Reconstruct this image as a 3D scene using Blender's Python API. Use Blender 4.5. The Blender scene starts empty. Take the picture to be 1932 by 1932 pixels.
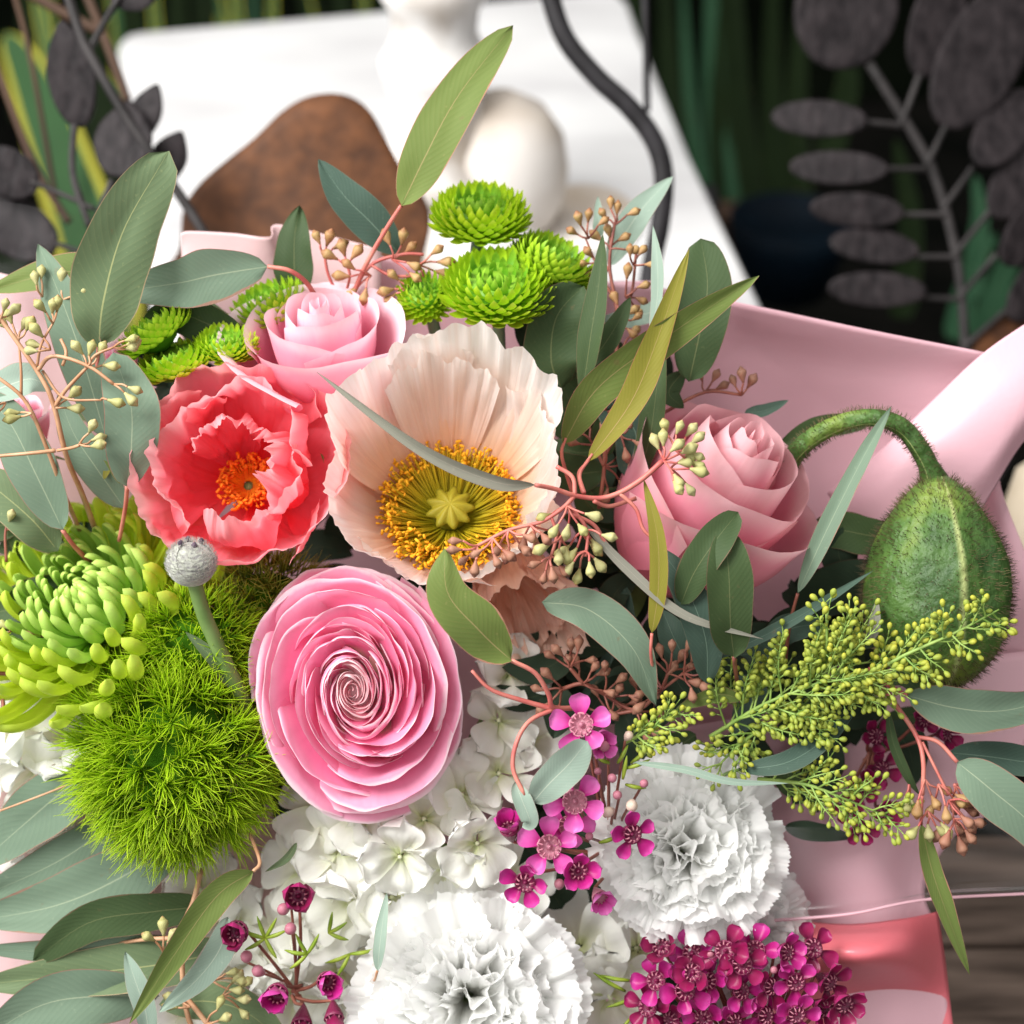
import bpy, math, random
from mathutils import Vector, Matrix, noise
random.seed(7)
scene = bpy.context.scene
COL = scene.collection
PI = math.pi
R_ = math.radians

# ------------------------------------------------------------------ camera
CAM_LOC = Vector((0, 0, 0.36))
CAM_ROT = Matrix.Rotation(R_(55), 3, 'X')
D0, S = 0.42, 0.00014
cd = bpy.data.cameras.new('camera'); cam = bpy.data.objects.new('camera', cd); COL.objects.link(cam)
cam.location = CAM_LOC; cam.rotation_euler = (R_(55), 0, 0)
cd.sensor_width = 36; cd.lens = 18 / (966 * S / D0)
cd.clip_start = 0.02; cd.clip_end = 50
cd.dof.use_dof = True; cd.dof.focus_distance = 0.395; cd.dof.aperture_fstop = 10
scene.camera = cam

# ------------------------------------------------------------------ light
world = bpy.data.worlds.new('World'); scene.world = world; world.use_nodes = True
bg = world.node_tree.nodes['Background']
bg.inputs[1].default_value = 1.0
_n = world.node_tree.nodes; _l = world.node_tree.links      # added gradient shaping the light: bright up left, dark low right
_tc = _n.new('ShaderNodeTexCoord'); _vm = _n.new('ShaderNodeVectorMath'); _vm.operation = 'DOT_PRODUCT'
_vm.inputs[1].default_value = (-0.70, -0.12, 0.70); _l.new(_tc.outputs['Generated'], _vm.inputs[0])
_mr = _n.new('ShaderNodeMapRange'); _mr.interpolation_type = 'SMOOTHSTEP'
_mr.inputs['From Min'].default_value = -0.75; _mr.inputs['From Max'].default_value = 0.95
_l.new(_vm.outputs['Value'], _mr.inputs['Value'])
_cr = _n.new('ShaderNodeValToRGB'); _cr.color_ramp.elements[0].color = (0.10, 0.095, 0.09, 1); _cr.color_ramp.elements[1].color = (1.38, 1.36, 1.33, 1)
_l.new(_mr.outputs[0], _cr.inputs[0]); _l.new(_cr.outputs[0], bg.inputs[0])
def lamp(name, loc, target, size, energy, color):
    l = bpy.data.lights.new(name, 'AREA'); l.shape = 'DISK'; l.size = size; l.energy = energy; l.color = color
    o = bpy.data.objects.new(name, l); COL.objects.link(o); o.location = loc
    o.rotation_euler = (Vector(target) - Vector(loc)).to_track_quat('-Z', 'Y').to_euler()
    return o
lamp('window_light', (-0.66, 0.12, 1.02), (-0.02, 0.36, 0.12), 0.70, 25, (1.0, 0.985, 0.96))
lamp('table_fill_light', (-0.7, 1.5, 1.3), (0.0, 0.95, 0.0), 0.9, 3.5, (1.0, 0.99, 0.98))  # added lamp without a known source, brightens the table
scene.view_settings.view_transform = 'Standard'
scene.view_settings.look = 'None'
scene.view_settings.exposure = 0.0
scene.view_settings.gamma = 1.0
scene.render.engine = 'CYCLES'
scene.cycles.max_bounces = 10
scene.cycles.diffuse_bounces = 6
scene.cycles.transparent_max_bounces = 12

# ------------------------------------------------------------------ helpers
def C3(px, py, h):
    d = D0 - h * S
    k = S * d / D0
    return Vector(((px - 966) * k, (966 - py) * k, -d))
def W(px, py, h=0):
    return CAM_LOC + CAM_ROT @ C3(px, py, h)
def ray_z(px, py, z):
    d = (W(px, py, 0) - CAM_LOC)
    return CAM_LOC + d * ((z - CAM_LOC.z) / d.z)
def depth_h(depth): return (D0 - depth) / S
def basis(n, roll=0.0):
    n = Vector(n).normalized()
    ref = Vector((0, 1, 0)) if abs(n.y) < 0.95 else Vector((0, 0, -1))
    x = ref.cross(n).normalized(); y = n.cross(x).normalized()
    c, s = math.cos(roll), math.sin(roll)
    x2 = x * c + y * s; y2 = y * c - x * s
    return Matrix((x2, y2, n)).transposed()
def K(px, py, h, n=(0, 0, 1), roll=0.0, sc=1.0):
    """matrix from local photo-pixel units (z along n, given in view axes) to the world"""
    k = S * (D0 - h * S) / D0 * sc
    return Matrix.Translation(W(px, py, h)) @ (CAM_ROT @ basis(n, roll)).to_4x4() @ Matrix.Scale(k, 4)

WM = {}
def tagp(o, **kw):
    for k, v in kw.items():
        if v: o[k] = v
    return o
def thing(name, label, cat, loc, group=None):
    o = bpy.data.objects.new(name, None); COL.objects.link(o)
    o.empty_display_size = 0.01
    if isinstance(loc, Matrix): M_ = Matrix.Translation(loc.translation)
    else: M_ = Matrix.Translation(loc)
    o.location = M_.translation; WM[o] = M_
    tagp(o, label=label, category=cat, group=group)
    return o

class MB:
    def __init__(self): self.v = []; self.f = []; self.uv = []; self.mi = []
    def grid(self, fn, nu, nv, closed=False, mi=0):
        b = len(self.v)
        for j in range(nv + 1):
            for i in range(nu + (0 if closed else 1)):
                u, v = i / nu, j / nv
                self.v.append(Vector(fn(u, v))); self.uv.append((u, v))
        row = nu if closed else nu + 1
        for j in range(nv):
            for i in range(nu):
                i2 = (i + 1) % nu if closed else i + 1
                self.f.append((b + j * row + i, b + j * row + i2, b + (j + 1) * row + i2, b + (j + 1) * row + i)); self.mi.append(mi)
        return self
    def tube(self, pts, r0, r1=None, sides=7, n=None, mi=0, cap=True, rad=None):
        if r1 is None: r1 = r0
        P = cr(pts, n or max(6, 4 * len(pts)))
        m = len(P) - 1
        T = [(P[min(i + 1, m)] - P[max(i - 1, 0)]).normalized() for i in range(m + 1)]
        up = Vector((0, 0, 1)) if abs(T[0].z) < 0.9 else Vector((1, 0, 0))
        X = T[0].cross(up).normalized(); fr = []
        for i in range(m + 1):
            X = (X - T[i] * X.dot(T[i])).normalized(); fr.append((X.copy(), T[i].cross(X)))
        b = len(self.v)
        for i in range(m + 1):
            t = i / m; r = rad(t) if rad else r0 + (r1 - r0) * t
            for k in range(sides):
                a = 2 * PI * k / sides
                self.v.append(P[i] + (fr[i][0] * math.cos(a) + fr[i][1] * math.sin(a)) * r); self.uv.append((k / sides, t))
        for i in range(m):
            for k in range(sides):
                k2 = (k + 1) % sides
                self.f.append((b + i * sides + k, b + i * sides + k2, b + (i + 1) * sides + k2, b + (i + 1) * sides + k)); self.mi.append(mi)
        if cap:
            self.f.append(tuple(b + k for k in reversed(range(sides)))); self.mi.append(mi)
            self.f.append(tuple(b + m * sides + k for k in range(sides))); self.mi.append(mi)
        return self
    def lathe(self, prof, sides=12, M_=None, mi=0, fx=1.0, fy=1.0):
        b = len(self.v); M_ = M_ or Matrix.Identity(4)
        for j, (r, z) in enumerate(prof):
            for k in range(sides):
                a = 2 * PI * k / sides
                self.v.append(M_ @ Vector((r * math.cos(a) * fx, r * math.sin(a) * fy, z))); self.uv.append((k / sides, j / (len(prof) - 1)))
        for j in range(len(prof) - 1):
            for k in range(sides):
                k2 = (k + 1) % sides
                self.f.append((b + j * sides + k, b + j * sides + k2, b + (j + 1) * sides + k2, b + (j + 1) * sides + k)); self.mi.append(mi)
        return self
    def xf(self, M_):
        self.v = [M_ @ p for p in self.v]; return self
    def mesh(self, name, mats, smooth=True):
        me = bpy.data.meshes.new(name)
        me.from_pydata([tuple(p) for p in self.v], [], self.f)
        for m in (mats if isinstance(mats, (list, tuple)) else [mats]): me.materials.append(m)
        uvl = me.uv_layers.new(name='UVMap')
        li = [0] * len(me.loops); me.loops.foreach_get('vertex_index', li)
        flat = []
        for i in li: flat += self.uv[i]
        uvl.data.foreach_set('uv', flat)
        if smooth: me.polygons.foreach_set('use_smooth', [True] * len(me.polygons))
        if any(self.mi): me.polygons.foreach_set('material_index', self.mi)
        me.update(); return me
    def build(self, name, mats, parent=None, X=None, smooth=True, **kw):
        """vertices are world points (or local points carried by X)"""
        if X is not None: self.xf(X)
        if parent is not None:
            inv = WM[parent].inverted(); base = WM[parent]
        else:
            c = sum(self.v, Vector()) / len(self.v); base = Matrix.Translation(c); inv = base.inverted()
        self.xf(inv)
        o = bpy.data.objects.new(name, self.mesh(name, mats, smooth)); COL.objects.link(o)
        if parent is not None: o.parent = parent
        else: o.location = base.translation
        WM[o] = base
        tagp(o, **kw); return o
def place(me, name, parent, M_, **kw):
    o = bpy.data.objects.new(name, me); COL.objects.link(o); o.parent = parent
    o.matrix_local = WM[parent].inverted() @ M_; WM[o] = M_; tagp(o, **kw); return o

def cr(pts, n):
    P = [Vector(p) for p in pts]
    if len(P) == 2: return [P[0].lerp(P[1], i / n) for i in range(n + 1)]
    Q = [2 * P[0] - P[1]] + P + [2 * P[-1] - P[-2]]
    out = []; m = len(P) - 1
    for i in range(n + 1):
        t = i / n * m; k = min(int(t), m - 1); t -= k
        a, b, c, d = Q[k], Q[k + 1], Q[k + 2], Q[k + 3]
        out.append(0.5 * ((2 * b) + (c - a) * t + (2 * a - 5 * b + 4 * c - d) * t * t + (3 * b - a - 3 * c + d) * t ** 3))
    return out
def wp(pts): return [W(*p) for p in pts]
def rnd(a, b): return random.uniform(a, b)
def nz(x, y, z=0.0): return noise.noise(Vector((x, y, z)))

# ------------------------------------------------------------------ materials
def newmat(name):
    m = bpy.data.materials.new(name); m.use_nodes = True
    nt = m.node_tree
    for n in list(nt.nodes): nt.nodes.remove(n)
    return m, nt, nt.nodes, nt.links
def node(ns, t, **kw):
    n = ns.new(t)
    for k, v in kw.items(): setattr(n, k, v)
    return n
def ramp(ns, stops, interp='LINEAR'):
    r = ns.new('ShaderNodeValToRGB'); r.color_ramp.interpolation = interp
    e = r.color_ramp.elements
    e[0].position = stops[0][0]; e[0].color = (*stops[0][1], 1)
    e[1].position = stops[-1][0]; e[1].color = (*stops[-1][1], 1)
    for p, c in stops[1:-1]:
        k = e.new(p); k.color = (*c, 1)
    return r
def math_(ns, ls, op, a, b=None, c=None):
    n = ns.new('ShaderNodeMath'); n.operation = op
    for i, x in enumerate((a, b, c)):
        if x is None: continue
        if isinstance(x, (int, float)): n.inputs[i].default_value = x
        else: ls.new(x, n.inputs[i])
    return n.outputs[0]
def mixc(ns, ls, fac, a, b, mode='MIX'):
    n = ns.new('ShaderNodeMix'); n.data_type = 'RGBA'; n.blend_type = mode
    for i, x in ((0, fac), (6, a), (7, b)):
        if isinstance(x, (int, float)): n.inputs[i].default_value = x
        elif isinstance(x, tuple): n.inputs[i].default_value = (*x, 1)
        else: ls.new(x, n.inputs[i])
    return n.outputs[2]
def finish(nt, ns, ls, col, rough=0.5, transl=0.0, bump=None, bstr=0.3, metal=0.0, spec=0.4, sheen=0.0, tcol=None, coat=0.0, bdist=0.001):
    p = ns.new('ShaderNodeBsdfPrincipled')
    if isinstance(col, tuple): p.inputs['Base Color'].default_value = (*col, 1)
    else: ls.new(col, p.inputs['Base Color'])
    if isinstance(rough, (int, float)): p.inputs['Roughness'].default_value = rough
    else: ls.new(rough, p.inputs['Roughness'])
    p.inputs['Metallic'].default_value = metal
    p.inputs['Specular IOR Level'].default_value = spec
    p.inputs['Sheen Weight'].default_value = sheen
    p.inputs['Coat Weight'].default_value = coat
    out = ns.new('ShaderNodeOutputMaterial')
    bn = None
    if bump is not None:
        bn = ns.new('ShaderNodeBump'); bn.inputs['Strength'].default_value = bstr; bn.inputs['Distance'].default_value = bdist
        ls.new(bump, bn.inputs['Height']); ls.new(bn.outputs[0], p.inputs['Normal'])
    if transl > 0:
        t = ns.new('ShaderNodeBsdfTranslucent')
        src = tcol if tcol is not None else col
        if isinstance(src, tuple): t.inputs[0].default_value = (*src, 1)
        else: ls.new(src, t.inputs[0])
        mx = ns.new('ShaderNodeMixShader'); mx.inputs[0].default_value = transl
        ls.new(p.outputs[0], mx.inputs[1]); ls.new(t.outputs[0], mx.inputs[2]); ls.new(mx.outputs[0], out.inputs[0])
    else: ls.new(p.outputs[0], out.inputs[0])
def uvnodes(ns, ls):
    uv = ns.new('ShaderNodeUVMap'); sp = ns.new('ShaderNodeSeparateXYZ'); ls.new(uv.outputs[0], sp.inputs[0])
    return uv.outputs[0], sp.outputs[0], sp.outputs[1]
def noise_uv(ns, ls, uv, sx, sy, scale=1.0, detail=3.0, rand=True):
    mp = ns.new('ShaderNodeMapping'); mp.inputs['Scale'].default_value = (sx, sy, 1); ls.new(uv, mp.inputs[0])
    if rand:
        oi = ns.new('ShaderNodeObjectInfo'); cx = ns.new('ShaderNodeCombineXYZ')
        mm = math_(ns, ls, 'MULTIPLY', oi.outputs['Random'], 37.0)
        ls.new(mm, cx.inputs[0]); ls.new(mm, cx.inputs[2]); ls.new(cx.outputs[0], mp.inputs['Location'])
    n = ns.new('ShaderNodeTexNoise'); n.inputs['Scale'].default_value = scale; n.inputs['Detail'].default_value = detail
    ls.new(mp.outputs[0], n.inputs['Vector']); return n.outputs[0]
def noise_obj(ns, ls, scale, detail=3.0, stretch=(1, 1, 1)):
    tc = ns.new('ShaderNodeTexCoord'); mp = ns.new('ShaderNodeMapping'); mp.inputs['Scale'].default_value = stretch
    ls.new(tc.outputs['Object'], mp.inputs[0])
    n = ns.new('ShaderNodeTexNoise'); n.inputs['Scale'].default_value = scale; n.inputs['Detail'].default_value = detail
    ls.new(mp.outputs[0], n.inputs['Vector']); return n.outputs[0]

def petal_mat(name, stops, transl=0.35, rough=0.55, streak=0.25, sx=26, sy=1.6, dark=(0.6, 0.3, 0.35), bstr=0.25, sheen=0.1, mott=0.12, interp='EASE', tcol=None):
    m, nt, ns, ls = newmat(name)
    uv, u, v = uvnodes(ns, ls)
    wob = noise_uv(ns, ls, uv, 3, 2, 1.0, 2)
    st = noise_uv(ns, ls, uv, sx, sy, 1.0, 4)
    v2 = math_(ns, ls, 'ADD', v, math_(ns, ls, 'MULTIPLY', math_(ns, ls, 'SUBTRACT', wob, 0.5), 0.22))
    v2 = math_(ns, ls, 'ADD', v2, math_(ns, ls, 'MULTIPLY', math_(ns, ls, 'SUBTRACT', st, 0.5), 0.12))
    rp = ramp(ns, stops, interp); ls.new(v2, rp.inputs[0])
    sr = ramp(ns, [(0.45, (0, 0, 0)), (0.72, (1, 1, 1))]); ls.new(st, sr.inputs[0])
    c = mixc(ns, ls, math_(ns, ls, 'MULTIPLY', sr.outputs[0], streak), rp.outputs[0], dark, 'MULTIPLY')
    mo = noise_uv(ns, ls, uv, 5, 5, 1.0, 3)
    c = mixc(ns, ls, math_(ns, ls, 'MULTIPLY', mo, mott), c, dark, 'MULTIPLY')
    finish(nt, ns, ls, c, rough, transl, st, bstr, sheen=sheen, spec=0.25, bdist=0.0006)
    return m

def leaf_mat(name, col, col2=None, vein=None, edge=(0.35, 0.16, 0.12), back=None, rough=0.58, transl=0.15, veinw=0.012, mott=0.5, margin=0.0, margin_col=None, spec=0.16):
    m, nt, ns, ls = newmat(name)
    uv, u, v = uvnodes(ns, ls)
    col2 = col2 or tuple(c * 0.72 for c in col); vein = vein or tuple(min(1, c * 1.7 + 0.04) for c in col)
    a = math_(ns, ls, 'ABSOLUTE', math_(ns, ls, 'SUBTRACT', u, 0.5))
    oi = ns.new('ShaderNodeObjectInfo')
    n1 = noise_obj(ns, ls, 45, 3)
    f1 = math_(ns, ls, 'MULTIPLY', math_(ns, ls, 'ADD', math_(ns, ls, 'MULTIPLY', n1, 0.9), math_(ns, ls, 'MULTIPLY', oi.outputs['Random'], 0.45)), mott * 1.6)
    c = mixc(ns, ls, f1, col, col2)
    # feather veins
    s = math_(ns, ls, 'SINE', math_(ns, ls, 'SUBTRACT', math_(ns, ls, 'MULTIPLY', v, 130.0), math_(ns, ls, 'MULTIPLY', a, 55.0)))
    sv = math_(ns, ls, 'POWER', math_(ns, ls, 'MAXIMUM', s, 0.0), 6.0)
    c = mixc(ns, ls, math_(ns, ls, 'MULTIPLY', sv, 0.075), c, vein)
    fine = noise_obj(ns, ls, 900, 2)
    fr = ramp(ns, [(0.66, (0, 0, 0)), (0.78, (1, 1, 1))]); ls.new(fine, fr.inputs[0])
    c = mixc(ns, ls, math_(ns, ls, 'MULTIPLY', fr.outputs[0], 0.25), c, vein)
    spn = noise_obj(ns, ls, 230, 3); sr_ = ramp(ns, [(0.70, (0, 0, 0)), (0.76, (1, 1, 1))]); ls.new(spn, sr_.inputs[0])
    c = mixc(ns, ls, math_(ns, ls, 'MULTIPLY', sr_.outputs[0], 0.45), c, (0.16, 0.10, 0.05))
    blo = noise_obj(ns, ls, 14, 2); c = mixc(ns, ls, math_(ns, ls, 'MULTIPLY', blo, 0.30), c, tuple(min(1, x * 1.7) for x in col))
    if margin > 0:
        mk = math_(ns, ls, 'GREATER_THAN', a, 0.5 - margin); c = mixc(ns, ls, mk, c, margin_col)
    else:
        eb = noise_obj(ns, ls, 60, 3); mk = math_(ns, ls, 'GREATER_THAN', a, math_(ns, ls, 'SUBTRACT', 0.486, math_(ns, ls, 'MULTIPLY', math_(ns, ls, 'MAXIMUM', math_(ns, ls, 'SUBTRACT', eb, 0.56), 0.0), 0.30))); c = mixc(ns, ls, math_(ns, ls, 'MULTIPLY', mk, 0.75), c, edge)
        mid = math_(ns, ls, 'LESS_THAN', a, math_(ns, ls, 'SUBTRACT', veinw * 1.3, math_(ns, ls, 'MULTIPLY', v, veinw)))
        c = mixc(ns, ls, math_(ns, ls, 'MULTIPLY', mid, 0.8), c, vein)
    if back:
        g = ns.new('ShaderNodeNewGeometry'); c = mixc(ns, ls, g.outputs['Backfacing'], c, back)
    h = math_(ns, ls, 'ADD', math_(ns, ls, 'MULTIPLY', s, 0.03), math_(ns, ls, 'MULTIPLY', n1, 0.8))
    finish(nt, ns, ls, c, rough, transl, h, 0.35, spec=spec, bdist=0.0008, sheen=0.05)
    return m

def plain_mat(name, c1, c2, scale=60, rough=0.5, transl=0.0, bstr=0.3, metal=0.0, stretch=(1, 1, 1), spec=0.4, contrast=(0.35, 0.65), coat=0.0, sheen=0.0, bdist=0.001, rndmix=0.0):
    m, nt, ns, ls = newmat(name)
    n = noise_obj(ns, ls, scale, 4, stretch)
    r = ramp(ns, [(contrast[0], c1), (contrast[1], c2)]); ls.new(n, r.inputs[0])
    c = r.outputs[0]
    if rndmix:
        oi = ns.new('ShaderNodeObjectInfo'); c = mixc(ns, ls, math_(ns, ls, 'MULTIPLY', oi.outputs['Random'], rndmix), c, c2)
    finish(nt, ns, ls, c, rough, transl, n, bstr, metal=metal, spec=spec, coat=coat, sheen=sheen, bdist=bdist)
    return m

def grad_mat(name, stops, transl=0.1, rough=0.5, rnd_to=None, rnd_amt=0.3, bscale=120, bstr=0.2, spec=0.35, sheen=0.0):
    m, nt, ns, ls = newmat(name)
    uv, u, v = uvnodes(ns, ls)
    n = noise_obj(ns, ls, bscale, 3)
    v2 = math_(ns, ls, 'ADD', v, math_(ns, ls, 'MULTIPLY', math_(ns, ls, 'SUBTRACT', n, 0.5), 0.25))
    r = ramp(ns, stops); ls.new(v2, r.inputs[0]); c = r.outputs[0]
    if rnd_to:
        oi = ns.new('ShaderNodeObjectInfo'); c = mixc(ns, ls, math_(ns, ls, 'MULTIPLY', oi.outputs['Random'], rnd_amt), c, rnd_to)
    finish(nt, ns, ls, c, rough, transl, n, bstr, spec=spec, sheen=sheen)
    return m

M = {}
# petals
M['rose'] = petal_mat('pink rose petal', [(0, (0.80, 0.36, 0.30)), (0.3, (0.90, 0.28, 0.44)), (0.75, (0.94, 0.46, 0.59)), (0.97, (0.97, 0.74, 0.80))], 0.36, 0.5, 0.12, dark=(0.8, 0.5, 0.58), bstr=0.12)
M['rose2'] = petal_mat('dusky pink rose petal', [(0, (0.72, 0.32, 0.28)), (0.25, (0.78, 0.19, 0.28)), (0.75, (0.84, 0.33, 0.43)), (0.97, (0.90, 0.56, 0.60))], 0.38, 0.5, 0.14, dark=(0.8, 0.5, 0.5), bstr=0.12)
M['ran'] = petal_mat('ranunculus petal', [(0, (0.62, 0.40, 0.30)), (0.3, (0.84, 0.20, 0.38)), (0.85, (0.94, 0.42, 0.60)), (0.985, (0.98, 0.84, 0.89))], 0.46, 0.42, 0.22, sx=30, sy=1.2, dark=(0.85, 0.45, 0.6), bstr=0.1)
M['rancore'] = petal_mat('ranunculus inner petal', [(0, (0.86, 0.50, 0.54)), (0.5, (0.91, 0.55, 0.62)), (0.9, (0.94, 0.72, 0.74)), (1, (0.97, 0.88, 0.88))], 0.5, 0.45, 0.1, bstr=0.1)
M['coral'] = petal_mat('coral poppy petal', [(0, (0.95, 0.30, 0.02)), (0.15, (0.95, 0.05, 0.06)), (0.45, (0.97, 0.13, 0.18)), (0.76, (0.97, 0.25, 0.32)), (1, (0.98, 0.53, 0.56))], 0.48, 0.55, 0.3, sx=34, sy=1.5, dark=(0.95, 0.5, 0.5), bstr=0.6, sheen=0.2)
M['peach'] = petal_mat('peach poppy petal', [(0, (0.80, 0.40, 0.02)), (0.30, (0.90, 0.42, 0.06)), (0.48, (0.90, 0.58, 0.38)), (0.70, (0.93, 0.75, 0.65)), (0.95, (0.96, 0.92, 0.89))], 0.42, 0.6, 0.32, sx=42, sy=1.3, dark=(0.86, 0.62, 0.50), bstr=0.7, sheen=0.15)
M['peachshade'] = petal_mat('peach poppy petal in painted shade', [(0, (0.80, 0.40, 0.20)), (0.5, (0.86, 0.50, 0.34)), (1, (0.92, 0.66, 0.54))], 0.42, 0.6, 0.25, sx=42, sy=1.3, dark=(0.86, 0.62, 0.50), bstr=0.6)  # petal colour browned to stand for shade under the poppy
M['florcen'] = plain_mat('cream floret centre', (0.70, 0.74, 0.45), (0.82, 0.84, 0.60), 300, 0.5)
M['white'] = petal_mat('white carnation petal', [(0, (0.72, 0.78, 0.50)), (0.3, (0.92, 0.92, 0.88)), (1, (0.95, 0.95, 0.94))], 0.52, 0.6, 0.06, sx=20, dark=(0.8, 0.82, 0.8), bstr=0.3, sheen=0.1)
M['cream'] = petal_mat('cream hydrangea petal', [(0, (0.70, 0.76, 0.40)), (0.2, (0.86, 0.87, 0.72)), (0.6, (0.92, 0.92, 0.87)), (1, (0.93, 0.93, 0.90))], 0.38, 0.5, 0.12, sx=10, sy=3, dark=(0.86, 0.88, 0.72), bstr=0.35)
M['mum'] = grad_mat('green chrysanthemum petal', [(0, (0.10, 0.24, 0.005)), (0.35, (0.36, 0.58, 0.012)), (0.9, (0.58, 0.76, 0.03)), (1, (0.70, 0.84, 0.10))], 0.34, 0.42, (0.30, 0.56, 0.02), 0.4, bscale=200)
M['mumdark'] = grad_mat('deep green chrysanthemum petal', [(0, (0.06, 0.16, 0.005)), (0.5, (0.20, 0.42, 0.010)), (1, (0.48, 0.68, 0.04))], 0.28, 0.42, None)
M['mumcore'] = grad_mat('chrysanthemum core floret', [(0, (0.04, 0.14, 0.01)), (0.6, (0.14, 0.36, 0.015)), (1, (0.36, 0.60, 0.05))], 0.2, 0.45)
M['fuji'] = grad_mat('spider chrysanthemum floret', [(0, (0.22, 0.40, 0.005)), (0.3, (0.52, 0.66, 0.02)), (0.8, (0.64, 0.76, 0.05)), (1, (0.60, 0.76, 0.12))], 0.28, 0.36, (0.62, 0.74, 0.09), 0.5)
M['fujiin'] = grad_mat('spider chrysanthemum inner floret', [(0, (0.06, 0.24, 0.01)), (0.5, (0.28, 0.52, 0.03)), (1, (0.56, 0.74, 0.16))], 0.22, 0.36, (0.5, 0.72, 0.2), 0.4)
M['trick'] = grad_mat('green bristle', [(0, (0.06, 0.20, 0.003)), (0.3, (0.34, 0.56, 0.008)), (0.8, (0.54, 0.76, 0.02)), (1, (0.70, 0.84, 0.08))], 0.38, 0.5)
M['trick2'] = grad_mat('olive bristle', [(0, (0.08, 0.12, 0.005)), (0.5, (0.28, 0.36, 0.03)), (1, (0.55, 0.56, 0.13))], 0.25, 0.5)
M['trickcore'] = plain_mat('dark bristle core', (0.03, 0.10, 0.005), (0.07, 0.19, 0.01), 200, 0.9, spec=0.0)
M['mag'] = petal_mat('magenta waxflower petal', [(0, (0.22, 0.005, 0.07)), (0.5, (0.46, 0.012, 0.20)), (1, (0.62, 0.07, 0.36))], 0.25, 0.32, 0.2, sx=6, dark=(0.7, 0.4, 0.6), bstr=0.1)
M['maglight'] = petal_mat('pale magenta waxflower petal', [(0, (0.50, 0.02, 0.22)), (0.5, (0.66, 0.10, 0.40)), (1, (0.74, 0.22, 0.55))], 0.25, 0.32, 0.2, sx=6, dark=(0.7, 0.4, 0.6), bstr=0.1)
M['magdark'] = petal_mat('wine waxflower petal', [(0, (0.10, 0.003, 0.03)), (0.5, (0.26, 0.006, 0.07)), (1, (0.36, 0.02, 0.13))], 0.2, 0.3, 0.2, sx=6, dark=(0.7, 0.4, 0.6), bstr=0.1)
M['magcup'] = plain_mat('waxflower cup', (0.10, 0.004, 0.03), (0.30, 0.02, 0.10), 500, 0.25, coat=0.3)
M['pinkcup'] = plain_mat('pale waxflower cup', (0.40, 0.08, 0.16), (0.62, 0.30, 0.36), 500, 0.28, coat=0.3)
M['waxbud'] = plain_mat('rosy waxflower bud', (0.36, 0.08, 0.14), (0.62, 0.26, 0.32), 300, 0.3, 0.15, coat=0.2, rndmix=0.3)
M['waxbudpale'] = plain_mat('pale waxflower bud', (0.62, 0.42, 0.34), (0.80, 0.68, 0.56), 300, 0.3, 0.15, coat=0.2)
M['waxleaf'] = plain_mat('waxflower needle leaf', (0.18, 0.30, 0.02), (0.36, 0.46, 0.05), 200, 0.4, 0.15)
M['anther'] = plain_mat('golden anther', (0.86, 0.36, 0.005), (0.95, 0.54, 0.02), 600, 0.7, 0.2)
M['antherdeep'] = plain_mat('deep orange anther', (0.88, 0.16, 0.01), (0.95, 0.32, 0.01), 600, 0.7, 0.2)
M['filament'] = grad_mat('stamen filament', [(0, (0.10, 0.09, 0.004)), (0.3, (0.42, 0.36, 0.01)), (1, (0.75, 0.50, 0.02))], 0.3, 0.5)
M['pistil'] = grad_mat('poppy pistil', [(0, (0.08, 0.09, 0.006)), (0.5, (0.20, 0.19, 0.010)), (1, (0.38, 0.31, 0.02))], 0.1, 0.55)
# leaves
M['lf_blue'] = leaf_mat('blue green eucalyptus leaf', (0.160, 0.226, 0.160), (0.108, 0.165, 0.112), (0.32, 0.38, 0.26))
M['lf_mid'] = leaf_mat('grey green eucalyptus leaf', (0.130, 0.180, 0.090), (0.088, 0.135, 0.070), (0.36, 0.38, 0.17), edge=(0.42, 0.30, 0.18))
M['lf_olive'] = leaf_mat('olive eucalyptus leaf', (0.135, 0.180, 0.042), (0.085, 0.130, 0.036), (0.34, 0.27, 0.12), edge=(0.48, 0.20, 0.16))
M['lf_gold'] = leaf_mat('yellow olive eucalyptus leaf', (0.230, 0.215, 0.028), (0.150, 0.150, 0.026), (0.45, 0.30, 0.14), edge=(0.50, 0.16, 0.12), transl=0.3)
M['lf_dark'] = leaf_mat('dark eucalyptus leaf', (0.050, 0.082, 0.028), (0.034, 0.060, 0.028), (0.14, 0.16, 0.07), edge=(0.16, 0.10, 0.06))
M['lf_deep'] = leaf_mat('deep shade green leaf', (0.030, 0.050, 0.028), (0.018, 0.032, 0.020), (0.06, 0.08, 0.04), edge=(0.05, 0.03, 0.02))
M['lf_pale'] = leaf_mat('pale grey green eucalyptus leaf', (0.27, 0.35, 0.29), (0.20, 0.28, 0.22), (0.50, 0.56, 0.45), edge=(0.45, 0.35, 0.30))
M['lf_grey'] = leaf_mat('grey eucalyptus leaf edge on', (0.25, 0.24, 0.20), (0.15, 0.16, 0.12), (0.4, 0.36, 0.3), edge=(0.20, 0.12, 0.12))
M['lf_teal'] = leaf_mat('dark teal eucalyptus leaf', (0.062, 0.105, 0.078), (0.036, 0.066, 0.050), (0.16, 0.24, 0.18), edge=(0.12, 0.14, 0.10))
M['stem_red'] = plain_mat('red eucalyptus stem', (0.46, 0.10, 0.09), (0.60, 0.22, 0.17), 150, 0.45)
M['stem_tan'] = plain_mat('tan eucalyptus stem', (0.42, 0.20, 0.10), (0.58, 0.34, 0.20), 150, 0.45)
M['stem_brown'] = plain_mat('brown red stem', (0.18, 0.05, 0.04), (0.34, 0.12, 0.08), 150, 0.5)
M['stem_green'] = plain_mat('green stem', (0.13, 0.22, 0.06), (0.24, 0.34, 0.12), 90, 0.5, bstr=0.15)
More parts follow.
